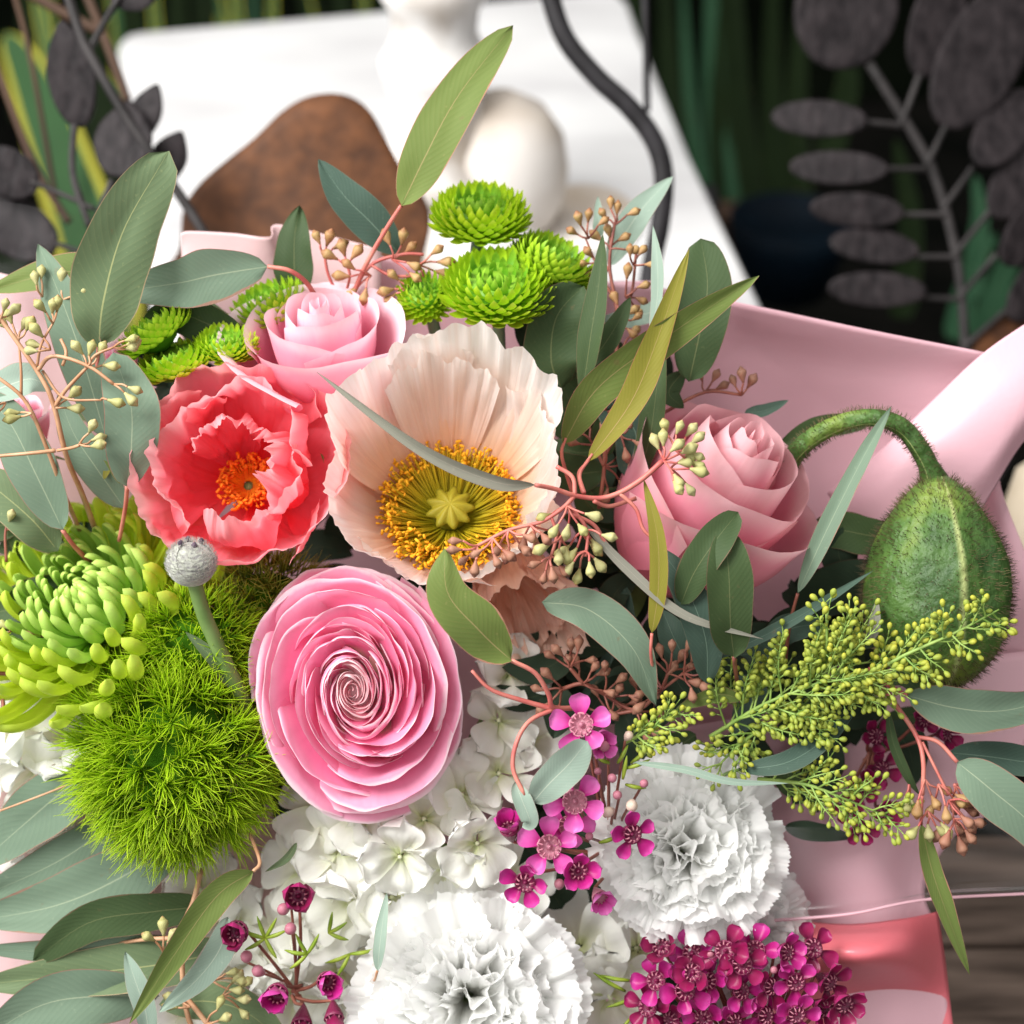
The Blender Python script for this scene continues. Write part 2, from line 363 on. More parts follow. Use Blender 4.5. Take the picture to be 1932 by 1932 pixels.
M['stem_grey'] = plain_mat('grey green stem', (0.15, 0.24, 0.16), (0.26, 0.36, 0.24), 90, 0.5, bstr=0.15)
M['pod_green'] = grad_mat('green seed pod', [(0, (0.40, 0.36, 0.14)), (0.5, (0.46, 0.46, 0.17)), (0.85, (0.38, 0.36, 0.12)), (1, (0.42, 0.14, 0.05))], 0.08, 0.42, (0.55, 0.50, 0.28), 0.5)
M['pod_tan'] = grad_mat('tan seed pod', [(0, (0.40, 0.18, 0.10)), (0.5, (0.44, 0.30, 0.12)), (1, (0.28, 0.10, 0.05))], 0.05, 0.45, (0.34, 0.14, 0.06), 0.5)
M['pod_red'] = grad_mat('dusky red seed pod', [(0, (0.30, 0.08, 0.06)), (0.5, (0.34, 0.16, 0.10)), (1, (0.16, 0.05, 0.04))], 0.05, 0.5, (0.44, 0.24, 0.16), 0.5)
M['gold_bud'] = grad_mat('yellow goldenrod bud', [(0, (0.24, 0.33, 0.04)), (0.5, (0.46, 0.48, 0.06)), (1, (0.62, 0.56, 0.05))], 0.15, 0.5, (0.26, 0.36, 0.06), 0.8)
M['gold_stem'] = plain_mat('goldenrod stem', (0.16, 0.28, 0.05), (0.30, 0.42, 0.10), 200, 0.5)
M['bud_skin'] = None

# ------------------------------------------------------------------ plant builders
def prof_lan(v): return (max(v, 0) ** 0.62) * (max(1 - v, 0) ** 0.82) / 0.395
def prof_oval(v): return (max(v, 0) ** 0.5) * (max(1 - v, 0) ** 0.46) / 0.515
def leaf_mb(pts, hw, twist=0.0, fold=0.16, wave=0.06, prof=prof_lan, twist2=None, pseudo=True, nu=8, nv=22, thick=0):
    mb = MB(); sd = rnd(0, 99)
    P = cr([Vector((p[0], -p[1], p[2])) for p in pts], nv)
    m = nv; twist2 = twist if twist2 is None else twist2
    fr = []
    for i in range(m + 1):
        t = (P[min(i + 1, m)] - P[max(i - 1, 0)]).normalized()
        side = t.cross(Vector((0, 0, 1)))
        side = side.normalized() if side.length > 1e-4 else Vector((1, 0, 0))
        nn = side.cross(t).normalized()
        a = R_(twist + (twist2 - twist) * i / m)
        fr.append((side * math.cos(a) + nn * math.sin(a), nn * math.cos(a) - side * math.sin(a)))
    def fn(u, v):
        i = round(v * m); s = 2 * u - 1
        w = hw * prof(v)
        w *= 1 + 0.10 * nz(v * 4.0, sd + (5 if s > 0 else 0))
        p = P[i] + fr[i][0] * s * w + fr[i][1] * (fold * abs(s) ** 1.4 * w + wave * hw * math.sin(v * 9 + sd) * s + wave * hw * nz(v * 3, s * 1.5, sd) * 1.5)
        return W(p.x, -p.y, p.z)
    return mb.grid(fn, nu, nv)
def leaf(parent, pts, hw, mat='lf_mid', label=None, name='leaf', **kw):
    return leaf_mb(pts, hw, **kw).build(name, M[mat], parent, label=label)
def pxr(r): return r * S
def stem(parent, paths, mat='stem_red', name='stem'):
    for pth, r0, r1 in paths: MB().tube(wp(pth), pxr(r0), pxr(r1), 7).build(name, M[mat], parent)

_pod = [(0.0, 0), (0.07, 0.02), (0.10, 0.16), (0.19, 0.34), (0.27, 0.54), (0.285, 0.68), (0.24, 0.78), (0.20, 0.80), (0.10, 0.93), (0.015, 1.0)]
def pod_mesh(mat): return MB().lathe(_pod, 9).mesh('seed_pod', M[mat])
POD = {k: pod_mesh(k) for k in ('pod_green', 'pod_tan', 'pod_red')}
def cluster(parent, node_, ang, n, length=34, spread=70, pod='pod_green', size=38, stem_mb=None, r=2.2, hspread=26):
    """a cluster of eucalyptus seed pods fanning from a node"""
    a0 = R_(ang)
    for k in range(n):
        t = (k + 0.5) / n - 0.5
        a = a0 + R_(spread) * t * 2 * 0.5 + R_(rnd(-9, 9))
        L = length * rnd(0.65, 1.2); dh = rnd(-hspread, hspread)
        x0, y0, h0 = node_
        e = (x0 + math.cos(a) * L, y0 - math.sin(a) * L, h0 + dh)
        mid = ((x0 + e[0]) / 2 + rnd(-4, 4), (y0 + e[1]) / 2 + rnd(-4, 4), (h0 + e[2]) / 2 + 4)
        stem_mb.tube(wp([node_, mid, e]), pxr(r), pxr(r * 0.9), 5)
        a2 = a + R_(rnd(-22, 22))
        place(POD[pod], 'seed_pod', parent, K(e[0], e[1], e[2], (math.cos(a2), math.sin(a2), rnd(-0.3, 0.6)), rnd(0, 6), size * rnd(0.85, 1.12)))

def sprig(name, label, loc, group='eucalyptus sprigs in the bouquet', cat='eucalyptus sprig'):
    return thing(name, label, cat, W(*loc), group)

# ---- cup shaped petals
def cup_petal(th, aw, R, H, base=0.12, curl=0.0, close=0.0, rnd_=0.16, rexp=3.2, spiral=0.07, nu=16, nv=12, wob=0.03, belly=0.85, sd=None, tip=0.03, lean=0.0, sx=1.0, sy=1.0, zs=None):
    sd = rnd(0, 99) if sd is None else sd
    def fn(u, v):
        s = 2 * u - 1
        a = aw * (0.30 + 0.70 * min(1, v * 1.5) ** 0.7)
        phi = th + s * a
        pr = base + (1 - base) * math.sin(min(1, v) * PI / 2) ** belly
        rho = R * pr * (1 + spiral * s) * (1 - close * v ** 3) + lean * v * v
        z = (H * v if zs is None else H - zs * (1 - v) ** 1.6) * (1 - rnd_ * abs(s) ** rexp + tip * (1 - abs(s)) * v)
        c = max(0, (v - 0.70) / 0.30)
        rho += curl * c * c; z -= abs(curl) * 0.45 * c * c
        rho += R * wob * (nz(s * 1.7, v * 2, sd) * 1.6 + 0.5 * v * nz(s * 5, v * 3, sd + 9))
        z += H * wob * 1.2 * nz(s * 2.2, 3.1, sd) * v
        return (rho * math.cos(phi) * sx, rho * math.sin(phi) * sy, z)
    return MB().grid(fn, nu, nv)

def rose(name, label, px, py, h, n, R, H, N, mat, roll=0, sc=1.0, group='pink roses', curlk=0.24, clo=0.05, aw1=0.9):
    t_ = thing(name, label, 'rose', W(px, py, h), group); X = K(px, py, h, n, roll, sc)
    for i in range(N):
        t = i / (N - 1)
        r = R * (0.06 + 0.94 * t ** 1.05)
        aw = 1.75 - (1.75 - aw1) * t
        mb = cup_petal(i * 2.4 + rnd(-.15, .15), aw, r, H * (1.0 - 0.22 * t ** 2.2 + rnd(-.015, .015)), base=0.25 if t < .3 else 0.16,
                       curl=R * curlk * max(0, t - 0.30) ** 1.3 * 1.9, close=0.30 * (1 - t) + clo, rnd_=0.08 + 0.11 * t, tip=0.01, spiral=0.07, wob=0.022 + 0.02 * t, nu=20, nv=16, belly=0.75)
        mb.build('petal', M[mat], t_, X)
    sep = MB()
    for k in range(5):
        a = k * 2 * PI / 5
        sep.grid(lambda u, v: ((R * 0.18 + v * R * 0.75) * math.cos(a + (u - .5) * 0.7 * (1 - v)), (R * 0.18 + v * R * 0.75) * math.sin(a + (u - .5) * 0.7 * (1 - v)), -6 - 22 * v * v), 4, 8)
    sep.build('sepal', M['stem_green'], t_, X)
    MB().tube([(0, 0, 6), (2, 0, -80), (0, 5, -190)], 11, 10, 8).build('stem', M['stem_green'], t_, X)
    return t_

def ruffle_petal(e0, e1, th, L, Wd, amp, fr, ser=0.03, sd=0, nu=26, nv=10, r0=6, crinkle=0.0, wpow=0.75, z0=0, cup=0.0):
    """a fan shaped petal leaving the axis; e0,e1 elevation (rad) at base/tip"""
    ca, sa = math.cos(th), math.sin(th)
    # integrate spine
    sp = []; x, z = r0, z0
    for j in range(nv + 1):
        v = j / nv; e = e0 + (e1 - e0) * v
        sp.append((x, z, e)); x += math.cos(e) * L / nv; z += math.sin(e) * L / nv
    ph = rnd(0, 6); ph2 = rnd(0, 6)
    def fn(u, v):
        j = round(v * nv); s = 2 * u - 1
        x, z, e = sp[j]
        w = Wd * (v ** wpow) + 3
        ex = (1 - 0.22 * s * s) if v > 0 else 1
        ed = (ser * L * (abs(((s * fr * 1.7 + ph) % 1) - 0.5) * 2 - 0.5) + ser * 0.8 * L * nz(s * 9, sd, 1.3)) * v ** 8
        xx = x + (ed - 0.22 * s * s * L * v * 0.8) * math.cos(e); zz = z + (ed - 0.22 * s * s * L * v * 0.8) * math.sin(e)
        d = amp * v ** 2.6 * (math.sin(s * fr + ph) + 0.6 * math.sin(s * fr * 1.9 + ph2) + 1.1 * nz(s * 3, v * 2, sd))
        d += crinkle * v * nz(s * 14, v * 1.2, sd + 5) + cup * Wd * s * s
        nx, nzv = -math.sin(e), math.cos(e)
        y = s * w * (1 - 0.10 * abs(math.sin(s * fr)) * v)
        xx += nx * d; zz += nzv * d
        return (xx * ca - y * sa, xx * sa + y * ca, zz)
    return MB().grid(fn, nu, nv)

def carnation(name, label, px, py, h, n, R, N, mat, roll=0, group='white carnations', flat=0.5):
    t_ = thing(name, label, 'carnation', W(px, py, h), group); X = K(px, py, h, n, roll)
    for i in range(N):
        t = (i + 0.5) / N
        tip_e = R_(80 - 92 * t ** 0.8 + rnd(-12, 12)); base_e = R_(86 - 40 * t)
        mb = ruffle_petal(base_e, tip_e, i * 2.39996 + rnd(-.25, .25), R * (0.66 + 0.34 * t) * rnd(0.84, 1.08), R * rnd(0.44, 0.64), R * (0.075 - 0.03 * t), rnd(5.0, 8.5), ser=0.03, sd=i * 3.7, nu=54, nv=16, r0=4 + 10 * t, crinkle=R * 0.035)
        mb.build('petal', M[mat], t_, X)
    MB().tube([(0, 0, 4), (0, 0, -70), (3, 0, -170)], R * 0.13, 9, 10).build('calyx', M['stem_green'], t_, X)
    return t_

# ---- pompon chrysanthemums
def mum_petal(T, B, w, bow, tipcurl=0.25, nu=4, nv=8, conc=0.35, prof=None):
    T, B = Vector(T), Vector(B); ax = (T - B); L = ax.length; d = ax.normalized()
    rad = Vector((T.x, T.y, 0)); rad = rad.normalized() if rad.length > 1e-3 else Vector((1, 0, 0))
    tan = Vector((0, 0, 1)).cross(rad).normalized()
    out = tan.cross(d).normalized()
    if out.dot(rad) < 0 and out.z > 0: out = -out
    def fn(u, v):
        s = 2 * u - 1
        pw = min(1, (v * 2.2 + 0.25)) * (max(0, 1 - v ** 5) ** 0.5) if prof is None else prof(v)
        p = B + ax * v + out * bow * L * math.sin(PI * v) - out * tipcurl * L * max(0, v - 0.7) ** 2 * 3
        return p + tan * (s * w * pw) + out * (conc * w * (1 - s * s) * pw)
    return fn
def mum(name, label, px, py, h, n, R, N=150, roll=0, flat=0.62, mat='mum', amax=112, stem_to=None, group='green button chrysanthemums', dimple=0.25, sc=1.0, coremat='mumcore', wide=0.125, open_=1.0):
    t_ = thing(name, label, 'chrysanthemum', W(px, py, h), group); X = K(px, py, h, n, roll)
    core = MB(); ring = MB()
    i = 0
    meshes_outer = []
    for i in range(N):
        t = math.sqrt((i + 0.5) / N); al = R_(amax) * t; th = i * 2.39996
        rr = R * (1 + rnd(-.05, .05)) * (0.82 + 0.18 * t * open_)
        T = Vector((rr * math.sin(min(al, PI / 2 + (al - PI / 2) * .35)) * math.cos(th), rr * math.sin(min(al, PI / 2 + (al - PI / 2) * .35)) * math.sin(th), flat * rr * math.cos(al) + 0.1 * R - dimple * R * math.exp(-(t / 0.33) ** 2)))
        B = Vector((T.x * 0.42, T.y * 0.42, T.z * 0.3 - 0.15 * R * (1 - t)))
        w = R * wide * (0.45 + 0.6 * t)
        fn = mum_petal(T, B, w, 0.10 + 0.08 * t, 0.5 * (1 - t) + 0.15)
        if t < 0.36: core.grid(fn, 3, 6)
        elif len(meshes_outer) >= 0 and i >= N - 100:
            MB().grid(fn, 5, 9).build('petal', M[mat], t_, X); meshes_outer.append(1)
        else: ring.grid(fn, 5, 8)
    core.build('centre', M[coremat], t_, X)
    if ring.v: ring.build('inner_petals', M[mat], t_, X, kind='stuff')
    MB().lathe([(R * .1, -R * .45), (R * .4, -R * .3), (R * .62, 0), (R * .45, R * .25), (0, R * .3 - dimple * R * .9)], 14).build('receptacle', M['mumcore'], t_, X)
    if stem_to:
        b = X @ Vector((0, 0, -R * 0.35))
        MB().tube([b] + wp(stem_to), pxr(13), pxr(12), 9).build('stem', M['stem_grey'], t_)
    return t_

def fuji(px, py, h, n, R, roll=0):
    t_ = thing('spider_chrysanthemum', 'large lime green spider chrysanthemum with long curling florets at the left edge', 'chrysanthemum', W(px, py, h))
    X = K(px, py, h, n, roll)
    N = 195; inner = MB()
    for i in range(N):
        t = (i + 0.5) / N; th = i * 2.39996 + rnd(-.1, .1)
        e0 = R_(6 + 84 * t ** 0.75); L = R * (0.50 + 0.76 * t ** 0.9) * rnd(0.9, 1.06)
        bend = R_(14 * t + rnd(-6, 6)); hook = R_(75 + 22 * t + rnd(-25, 25))
        m = 16; pts = []; x, z = R * 0.05 + R * 0.22 * t, -R * 0.1 * t; sway = rnd(-.22, .22)
        for j in range(m + 1):
            v = j / m; a = e0 + bend * min(1, v / .6) - hook * max(0, (v - 0.30) / 0.70) ** 1.3
            pts.append((x, z, a, th + sway * v * v)); x += math.sin(a) * L / m; z += math.cos(a) * L / m
        w0 = R * (0.038 + 0.050 * t)
        def fn(u, v):
            j = round(v * m); x, z, a, tt = pts[j]; s = 2 * u - 1; ang = s * 2.1
            w = w0 * (0.55 + 0.45 * min(1, v * 2)) * (1.12 - 0.22 * v) * (max(0, 1 - v ** 16) ** 0.5 + 0.02)
            lat = math.sin(ang) * w; up = math.cos(ang) * w * 0.85
            nx, nz_ = math.cos(a), -math.sin(a)
            xx = x + nx * up; zz = z + nz_ * up
            return (xx * math.cos(tt) - lat * math.sin(tt), xx * math.sin(tt) + lat * math.cos(tt), zz)
        q_ = CAM_ROT.inverted() @ (X @ Vector(fn(0.5, 0.8)) - CAM_LOC); k_ = S * (-q_.z) / D0
        if 966 + q_.x / k_ > 275 and 966 - q_.y / k_ > 1150: continue
        if i >= N - 95: MB().grid(fn, 8, m).build('floret', M['fuji'], t_, X)
        else: inner.grid(fn, 8, m)
    inner.build('inner_florets', M['fujiin'], t_, X, kind='stuff')
    MB().lathe([(0, -R * .35), (R * .3, -R * .25), (R * .34, 0), (R * .2, R * .1), (0, R * .12)], 14).build('receptacle', M['mumcore'], t_, X)
    return t_

def trick_ball(label, px, py, h, R, n_t, mat, sc=(1, 1, 1), blen=0.34, seed=1, nb=10):
    rg = random.Random(seed)
    t_ = thing('bristle_dianthus', label, 'dianthus', W(px, py, h), 'fuzzy green dianthus heads'); X = K(px, py, h, (0, 0.1, 1))
    core = MB(); core.grid(lambda u, v: (R * .58 * sc[0] * math.sin(PI * v) * math.cos(2 * PI * u), R * .58 * sc[1] * math.sin(PI * v) * math.sin(2 * PI * u), R * .58 * sc[2] * math.cos(PI * v)), 24, 16)
    core.build('core', M['trickcore'], t_, X)
    mb = MB()
    for i in range(n_t):
        zc = 1 - 2 * (i + .5) / n_t
        if zc < -0.55: continue
        rr = math.sqrt(1 - zc * zc); th = i * 2.39996
        d = Vector((rr * math.cos(th), rr * math.sin(th), zc))
        d = (d + Vector((rg.gauss(0, .10), rg.gauss(0, .10), rg.gauss(0, .10)))).normalized()
        dd = (d + Vector((rg.gauss(0, .30), rg.gauss(0, .30), rg.gauss(0, .2)))).normalized()
        o = Vector((d.x * sc[0], d.y * sc[1], d.z * sc[2])) * R * (0.64 + rg.uniform(-.05, .07))
        a = dd.orthogonal().normalized(); b = dd.cross(a)
        tl = R * blen * rg.uniform(.75, 1.2)
        for k in range(nb):
            an = k * 2.4 + rg.uniform(-.4, .4); sp = 0.20 + 0.75 * (k / nb)
            off = a * math.cos(an) + b * math.sin(an)
            s0 = o + dd * tl * 0.55 * (1 - k / nb)
            L = tl * rg.uniform(.6, 1.0); cv = rg.uniform(-.5, .55)
            pts = []; dirv = (dd + off * sp).normalized(); p = s0.copy(); m = 5
            cvx = off.cross(dd) * rg.uniform(-.5, .5)
            for j in range(m + 1):
                pts.append(p.copy()); dirv = (dirv + (off * cv * .5 + cvx * .5) * .45).normalized(); p = p + dirv * L / m
            mb_t(mb, pts, R * (0.0088 if R > 180 else 0.013))
    mb.build('bristles', M[mat], t_, X, kind='stuff')
    return t_
def mb_t(mb, pts, r):
    m = len(pts) - 1; b = len(mb.v)
    T = (pts[-1] - pts[0]).normalized(); a = T.orthogonal().normalized(); c = T.cross(a)
    for i, p in enumerate(pts):
        t = i / m; rr = r * (1.15 - t ** 1.3) 
        for k in range(3):
            an = k * 2 * PI / 3
            mb.v.append(p + (a * math.cos(an) + c * math.sin(an)) * rr); mb.uv.append((k / 3, t))
    for i in range(m):
        for k in range(3):
            k2 = (k + 1) % 3
            mb.f.append((b + i * 3 + k, b + i * 3 + k2, b + (i + 1) * 3 + k2, b + (i + 1) * 3 + k)); mb.mi.append(0)

# ---- hydrangea florets
def hyd_petal():
    sd = rnd(0, 99); ph = rnd(0, 6)
    def fn(u, v):
        s = 2 * u - 1
        w = 0.70 * (v ** 0.62) * (max(0, 1 - v ** 4.5) ** 0.45) + 0.04
        x = 0.06 + v * 1.0 * (1 - 0.12 * s * s * v) + 0.02 * nz(s * 8, sd) * v ** 3
        z = 0.24 * s * s * v + 0.34 * v * v - 0.36 * v ** 4 + 0.22 * nz(s * 1.6, v * 1.6, sd) + 0.018 * math.sin(s * 7 + ph) * v
        return (x, s * w, z)
    return MB().grid(fn, 10, 12)
HYD = []
def hydrangea(label, px, py, h, group='white hydrangea heads', florets=()):
    t_ = thing('hydrangea', label, 'hydrangea', W(px, py, h), group)
    if not HYD:
        HYD.extend([hyd_petal().mesh('petal', M['cream']) for _ in range(6)])
        HYD.append(MB().lathe([(0, 0), (.05, .01), (.06, .04), (.04, .08), (0, .09)], 8).mesh('floret', M['florcen']))
    st = MB()
    for (fx, fy, fh, nx, ny, r) in florets:
        X = K(fx, fy, fh, (nx, ny, 1.0), rnd(0, 6), r)
        fl = place(HYD[-1], 'floret', t_, X)
        for k in range(4):
            place(HYD[random.randrange(6)], 'petal', fl, X @ Matrix.Rotation(k * PI / 2 + rnd(-.15, .15), 4, 'Z') @ Matrix.Rotation(rnd(-.5, .25), 4, 'Y') @ Matrix.Rotation(rnd(-.3, .3), 4, 'X') @ Matrix.Scale(rnd(.9, 1.08), 4))
        st.tube([X.translation, (X.translation + W(px, py, h)) / 2 + Vector((0, 0, -.002)), W(px, py, h - 40)], pxr(4), pxr(5), 5)
    st.build('stem', M['stem_green'], t_)
    return t_

# ---- waxflowers
def wax_petal(mat):
    def fn(u, v):
        s = 2 * u - 1
        w = 0.40 * (0.35 + 0.65 * math.sin(min(1, v * 1.25) * PI / 2)) * (max(0, 1 - v ** 5) ** 0.5)
        return (0.36 + v * 0.74, s * w, 0.18 * s * s * 1.0 + 0.30 * v - 0.18 * v * v)
    return MB().grid(fn, 7, 8).mesh('petal', M[mat])
def wax_cup(mat, pist):
    mb = MB()
    mb.lathe([(.04, -.75), (.12, -.62), (.30, -.25), (.42, .05), (.45, .20), (.40, .22), (.34, .10), (.22, -.02), (.10, -.02), (.09, .10), (.06, .22), (0, .24)], 14)
    for k in range(10):
        a = k * 2 * PI / 10
        mb.tube([(.40 * math.cos(a), .40 * math.sin(a), .16), (.32 * math.cos(a), .32 * math.sin(a), .30), (.22 * math.cos(a), .22 * math.sin(a), .32)], .025, .04, 5, 4, mi=1)
    return mb.mesh('flower', [M[mat], M[pist]])
WAX = {}
for k_, (pm, cm) in {'mag': ('mag', 'magcup'), 'light': ('maglight', 'pinkcup'), 'dark': ('magdark', 'magcup')}.items():
    WAX[k_] = (wax_petal(pm), wax_cup(cm, 'waxbud'))
WAXBUD = {k: MB().lathe([(.05, -1.1), (.28, -.7), (.5, -.15), (.52, .15), (.40, .40), (.22, .52), (0, .56)], 12).mesh('bud', M[k]) for k in ('waxbud', 'waxbudpale')}
def wax_sprig(label, root, flowers, buds, leaves, group='magenta waxflower sprigs', stemmat='stem_brown'):
    """flowers: (x,y,h,nx,ny,size,kind,open)"""
    t_ = thing('waxflower_sprig', label, 'waxflower', W(*root), group); st = MB()
    for (x, y, h, nx, ny, r, kind, op) in flowers:
        X = K(x, y, h, (nx, ny, 1), rnd(0, 6), r)
        fl = place(WAX[kind][1], 'flower', t_, X)
        for k in range(5):
            place(WAX[kind][0], 'petal', fl, X @ Matrix.Rotation(k * 2 * PI / 5 + rnd(-.1, .1), 4, 'Z') @ Matrix.Translation((.36, 0, .1)) @ Matrix.Rotation(-R_(75) * (1 - op) + rnd(-.15, .15), 4, 'Y') @ Matrix.Translation((-.36, 0, 0)) @ Matrix.Scale(rnd(.9, 1.08), 4))
        b = X @ Vector((0, 0, -.7)); r_ = W(root[0] + rnd(-12, 12), root[1] + rnd(-12, 12), root[2])
        st.tube([b, b.lerp(r_, .5) + (CAM_ROT @ Vector((rnd(-.001, .001), -.001, -.001))), r_], pxr(3), pxr(4), 5)
    for (x, y, h, r, kind) in buds:
        X = K(x, y, h, (rnd(-.6, .6), rnd(-.3, .8), .8), 0, r)
        place(WAXBUD[kind], 'bud', t_, X)
        b = X @ Vector((0, 0, -1)); r_ = W(*root); st.tube([b, b.lerp(r_, .5) + CAM_ROT @ Vector((0, 0, -.002)), r_], pxr(2.5), pxr(3.5), 5)
    for (x, y, h, ang, L) in leaves:
        a = R_(ang); e = (x + math.cos(a) * L, y - math.sin(a) * L, h + rnd(-8, 16))
        MB().tube(wp([(x, y, h), ((x + e[0]) / 2, (y + e[1]) / 2 + 2, h + 6), e]), 0, 0, 5, 6, rad=lambda t: pxr(4.2) * (math.sin(PI * (0.12 + 0.86 * t)) ** .6)).build('leaf', M['waxleaf'], t_)
    st.build('stem', M[stemmat], t_)
    return t_

# ---- goldenrod
GB = MB().lathe([(.05, 0), (.16, .08), (.30, .35), (.34, .62), (.26, .84), (.12, .97), (0, 1.0)], 8).mesh('bud', M['gold_bud'])
GBT = GB
def goldenrod(label, axis, nbr, blen, density, size=15, side=1.0, group='yellow green goldenrod plumes', hsp=26, maxp=100, taper=0.55):
    """axis: list of (px,py,h) from root to tip"""
    t_ = thing('goldenrod', label, 'goldenrod', W(*axis[0]), group); st = MB(); buds = []
    A = cr([Vector(p) for p in axis], 40)
    st.tube([W(*p) for p in A[::4]], pxr(4.5), pxr(1.6), 6)
    for k in range(nbr):
        t = 0.10 + 0.90 * (k + rnd(0, .6)) / nbr
        i = min(39, int(t * 40)); p = A[i]; d = (A[min(40, i + 1)] - A[i - 1]).normalized()
        sd = 1 if k % 2 else -1
        an = sd * side * R_(rnd(12, 78)); dx = d.x * math.cos(an) - d.y * math.sin(an); dy = d.x * math.sin(an) + d.y * math.cos(an)
        L = blen * (1 - taper * t) * rnd(.75, 1.15); dh = rnd(-hsp, hsp) + 10
        q = [p, p + Vector((dx * L * .5, dy * L * .5 , dh * .7)), p + Vector((dx * L + d.x * L * .15, dy * L + d.y * L * .15, dh))]
        B = cr(q, 10); st.tube([W(*b) for b in B[::2]], pxr(2.2), pxr(1.2), 5)
        m = max(3, int(density * L / 9.5))
        for j in range(m):
            tt = 0.25 + 0.75 * (j + 1) / m; b = B[min(10, int(tt * 10))]
            bd = Vector((dx, dy, 0)); s2 = 1 if j % 2 else -1
            a2 = s2 * R_(rnd(20, 65)) if j < m - 1 else 0
            ex, ey = bd.x * math.cos(a2) - bd.y * math.sin(a2), bd.x * math.sin(a2) + bd.y * math.cos(a2)
            pl = rnd(4, 17); hh = rnd(-10, 16)
            e = b + Vector((ex * pl, ey * pl, hh))
            st.tube([W(*b), W(*e)], pxr(1.2), pxr(1.1), 4, n=2)
            buds.append((e, (ex, -ey, rnd(-.2, .7)), size * rnd(.8, 1.2)))
    buds.sort(key=lambda b: -b[0].z)
    rest = MB()
    for k, (e, n, s) in enumerate(buds):
        X = K(e.x, e.y, e.z, n, 0, s)
        if k < maxp: place(GB, 'bud', t_, X)
        else: rest.lathe([(.05, 0), (.16, .08), (.30, .35), (.34, .62), (.26, .84), (0, 1.0)], 7, X)
    if rest.v: rest.build('buds', M['gold_bud'], t_, kind='stuff')
    st.build('stem', M['gold_stem'], t_)
    return t_

# ------------------------------------------------------------------ setting
M['floor'] = plain_mat('dark floor', (0.003, 0.0035, 0.003), (0.008, 0.0075, 0.0065), 6, 0.9, spec=0.02)
M['wallshade'] = plain_mat('wall in painted shade', (0.0015, 0.0025, 0.0015), (0.005, 0.007, 0.004), 3, 0.9, spec=0.02)  # wall colour taken near black to stand for shade
M['table'] = plain_mat('white marble', (0.50, 0.49, 0.50), (0.74, 0.74, 0.74), 5, 0.45, stretch=(1, 2.2, 1), contrast=(0.25, 0.6), bstr=0.05)
M['plaster'] = plain_mat('worn white plaster', (0.42, 0.36, 0.30), (0.82, 0.80, 0.78), 22, 0.7, contrast=(0.32, 0.5), bstr=0.5)
M['tan'] = plain_mat('tan woven jute', (0.46, 0.37, 0.28), (0.76, 0.72, 0.68), 12, 0.8, bstr=0.2)
M['iron'] = plain_mat('black iron', (0.010, 0.009, 0.010), (0.024, 0.022, 0.025), 80, 0.55, spec=0.22, bstr=0.3)
M['mleaf'] = plain_mat('brushed grey metal leaf', (0.008, 0.006, 0.007), (0.034, 0.027, 0.029), 130, 0.55, metal=0.0, stretch=(2, 1, 1), contrast=(0.35, 0.8), bstr=0.8, spec=0.14)
M['mrod'] = plain_mat('grey metal rod', (0.018, 0.016, 0.016), (0.045, 0.04, 0.04), 60, 0.5, spec=0.2)
M['rust'] = plain_mat('rusty brown sheet metal', (0.030, 0.012, 0.006), (0.165, 0.062, 0.022), 120, 0.65, contrast=(0.15, 0.85), bstr=0.5, spec=0.25)
M['wood'] = plain_mat('weathered wood', (0.030, 0.018, 0.012), (0.16, 0.115, 0.09), 18, 0.85, stretch=(1, 9, 4), contrast=(0.3, 0.7), bstr=0.7)
M['beige'] = plain_mat('pale cut wood', (0.34, 0.27, 0.18), (0.55, 0.48, 0.38), 20, 0.7, bstr=0.5)
M['snake'] = leaf_mat('snake plant leaf', (0.035, 0.105, 0.030), (0.020, 0.060, 0.020), (0.06, 0.14, 0.04), margin=0.13, margin_col=(0.42, 0.40, 0.04))
M['strap'] = leaf_mat('strap leaf in painted shade', (0.008, 0.016, 0.004), (0.003, 0.007, 0.002), (0.02, 0.04, 0.012), edge=(0.01, 0.02, 0.005), spec=0.04)  # leaf green darkened, shade of the back area put into the colour
M['straplit'] = leaf_mat('strap leaf in painted light', (0.018, 0.062, 0.030), (0.010, 0.034, 0.014), (0.08, 0.16, 0.08), edge=(0.04, 0.09, 0.04), spec=0.1)  # brighter copy of the strap leaf, light put into its colour
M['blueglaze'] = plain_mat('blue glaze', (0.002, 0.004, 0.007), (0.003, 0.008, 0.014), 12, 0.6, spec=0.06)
M['terra'] = plain_mat('brown clay', (0.04, 0.018, 0.01), (0.08, 0.04, 0.02), 12, 0.7)

def plate(name, poly, z0, z1, mat, bev=0.0, **kw):
    mb = MB(); n = len(poly)
    for z in (z0, z1):
        for p in poly: mb.v.append(Vector((p[0], p[1], z))); mb.uv.append((0, 0))
    mb.f.append(tuple(range(n, 2 * n))); mb.mi.append(0)
    mb.f.append(tuple(reversed(range(n)))); mb.mi.append(0)
    for i in range(n):
        k = (i + 1) % n; mb.f.append((i, k, n + k, n + i)); mb.mi.append(0)
    o = mb.build(name, M[mat], None, smooth=False, **kw)
    if bev:
        b = o.modifiers.new('bevel', 'BEVEL'); b.width = bev; b.segments = 3; b.limit_method = 'ANGLE'
    return o
plate('floor', [(-6, -3), (6, -3), (6, 7), (-6, 7)], -0.80, -0.76, 'floor', kind='structure')
plate('back_wall', [(-6, 3.0), (6, 3.0), (6, 3.1), (-6, 3.1)], -0.755, 3.0, 'wallshade', kind='structure')

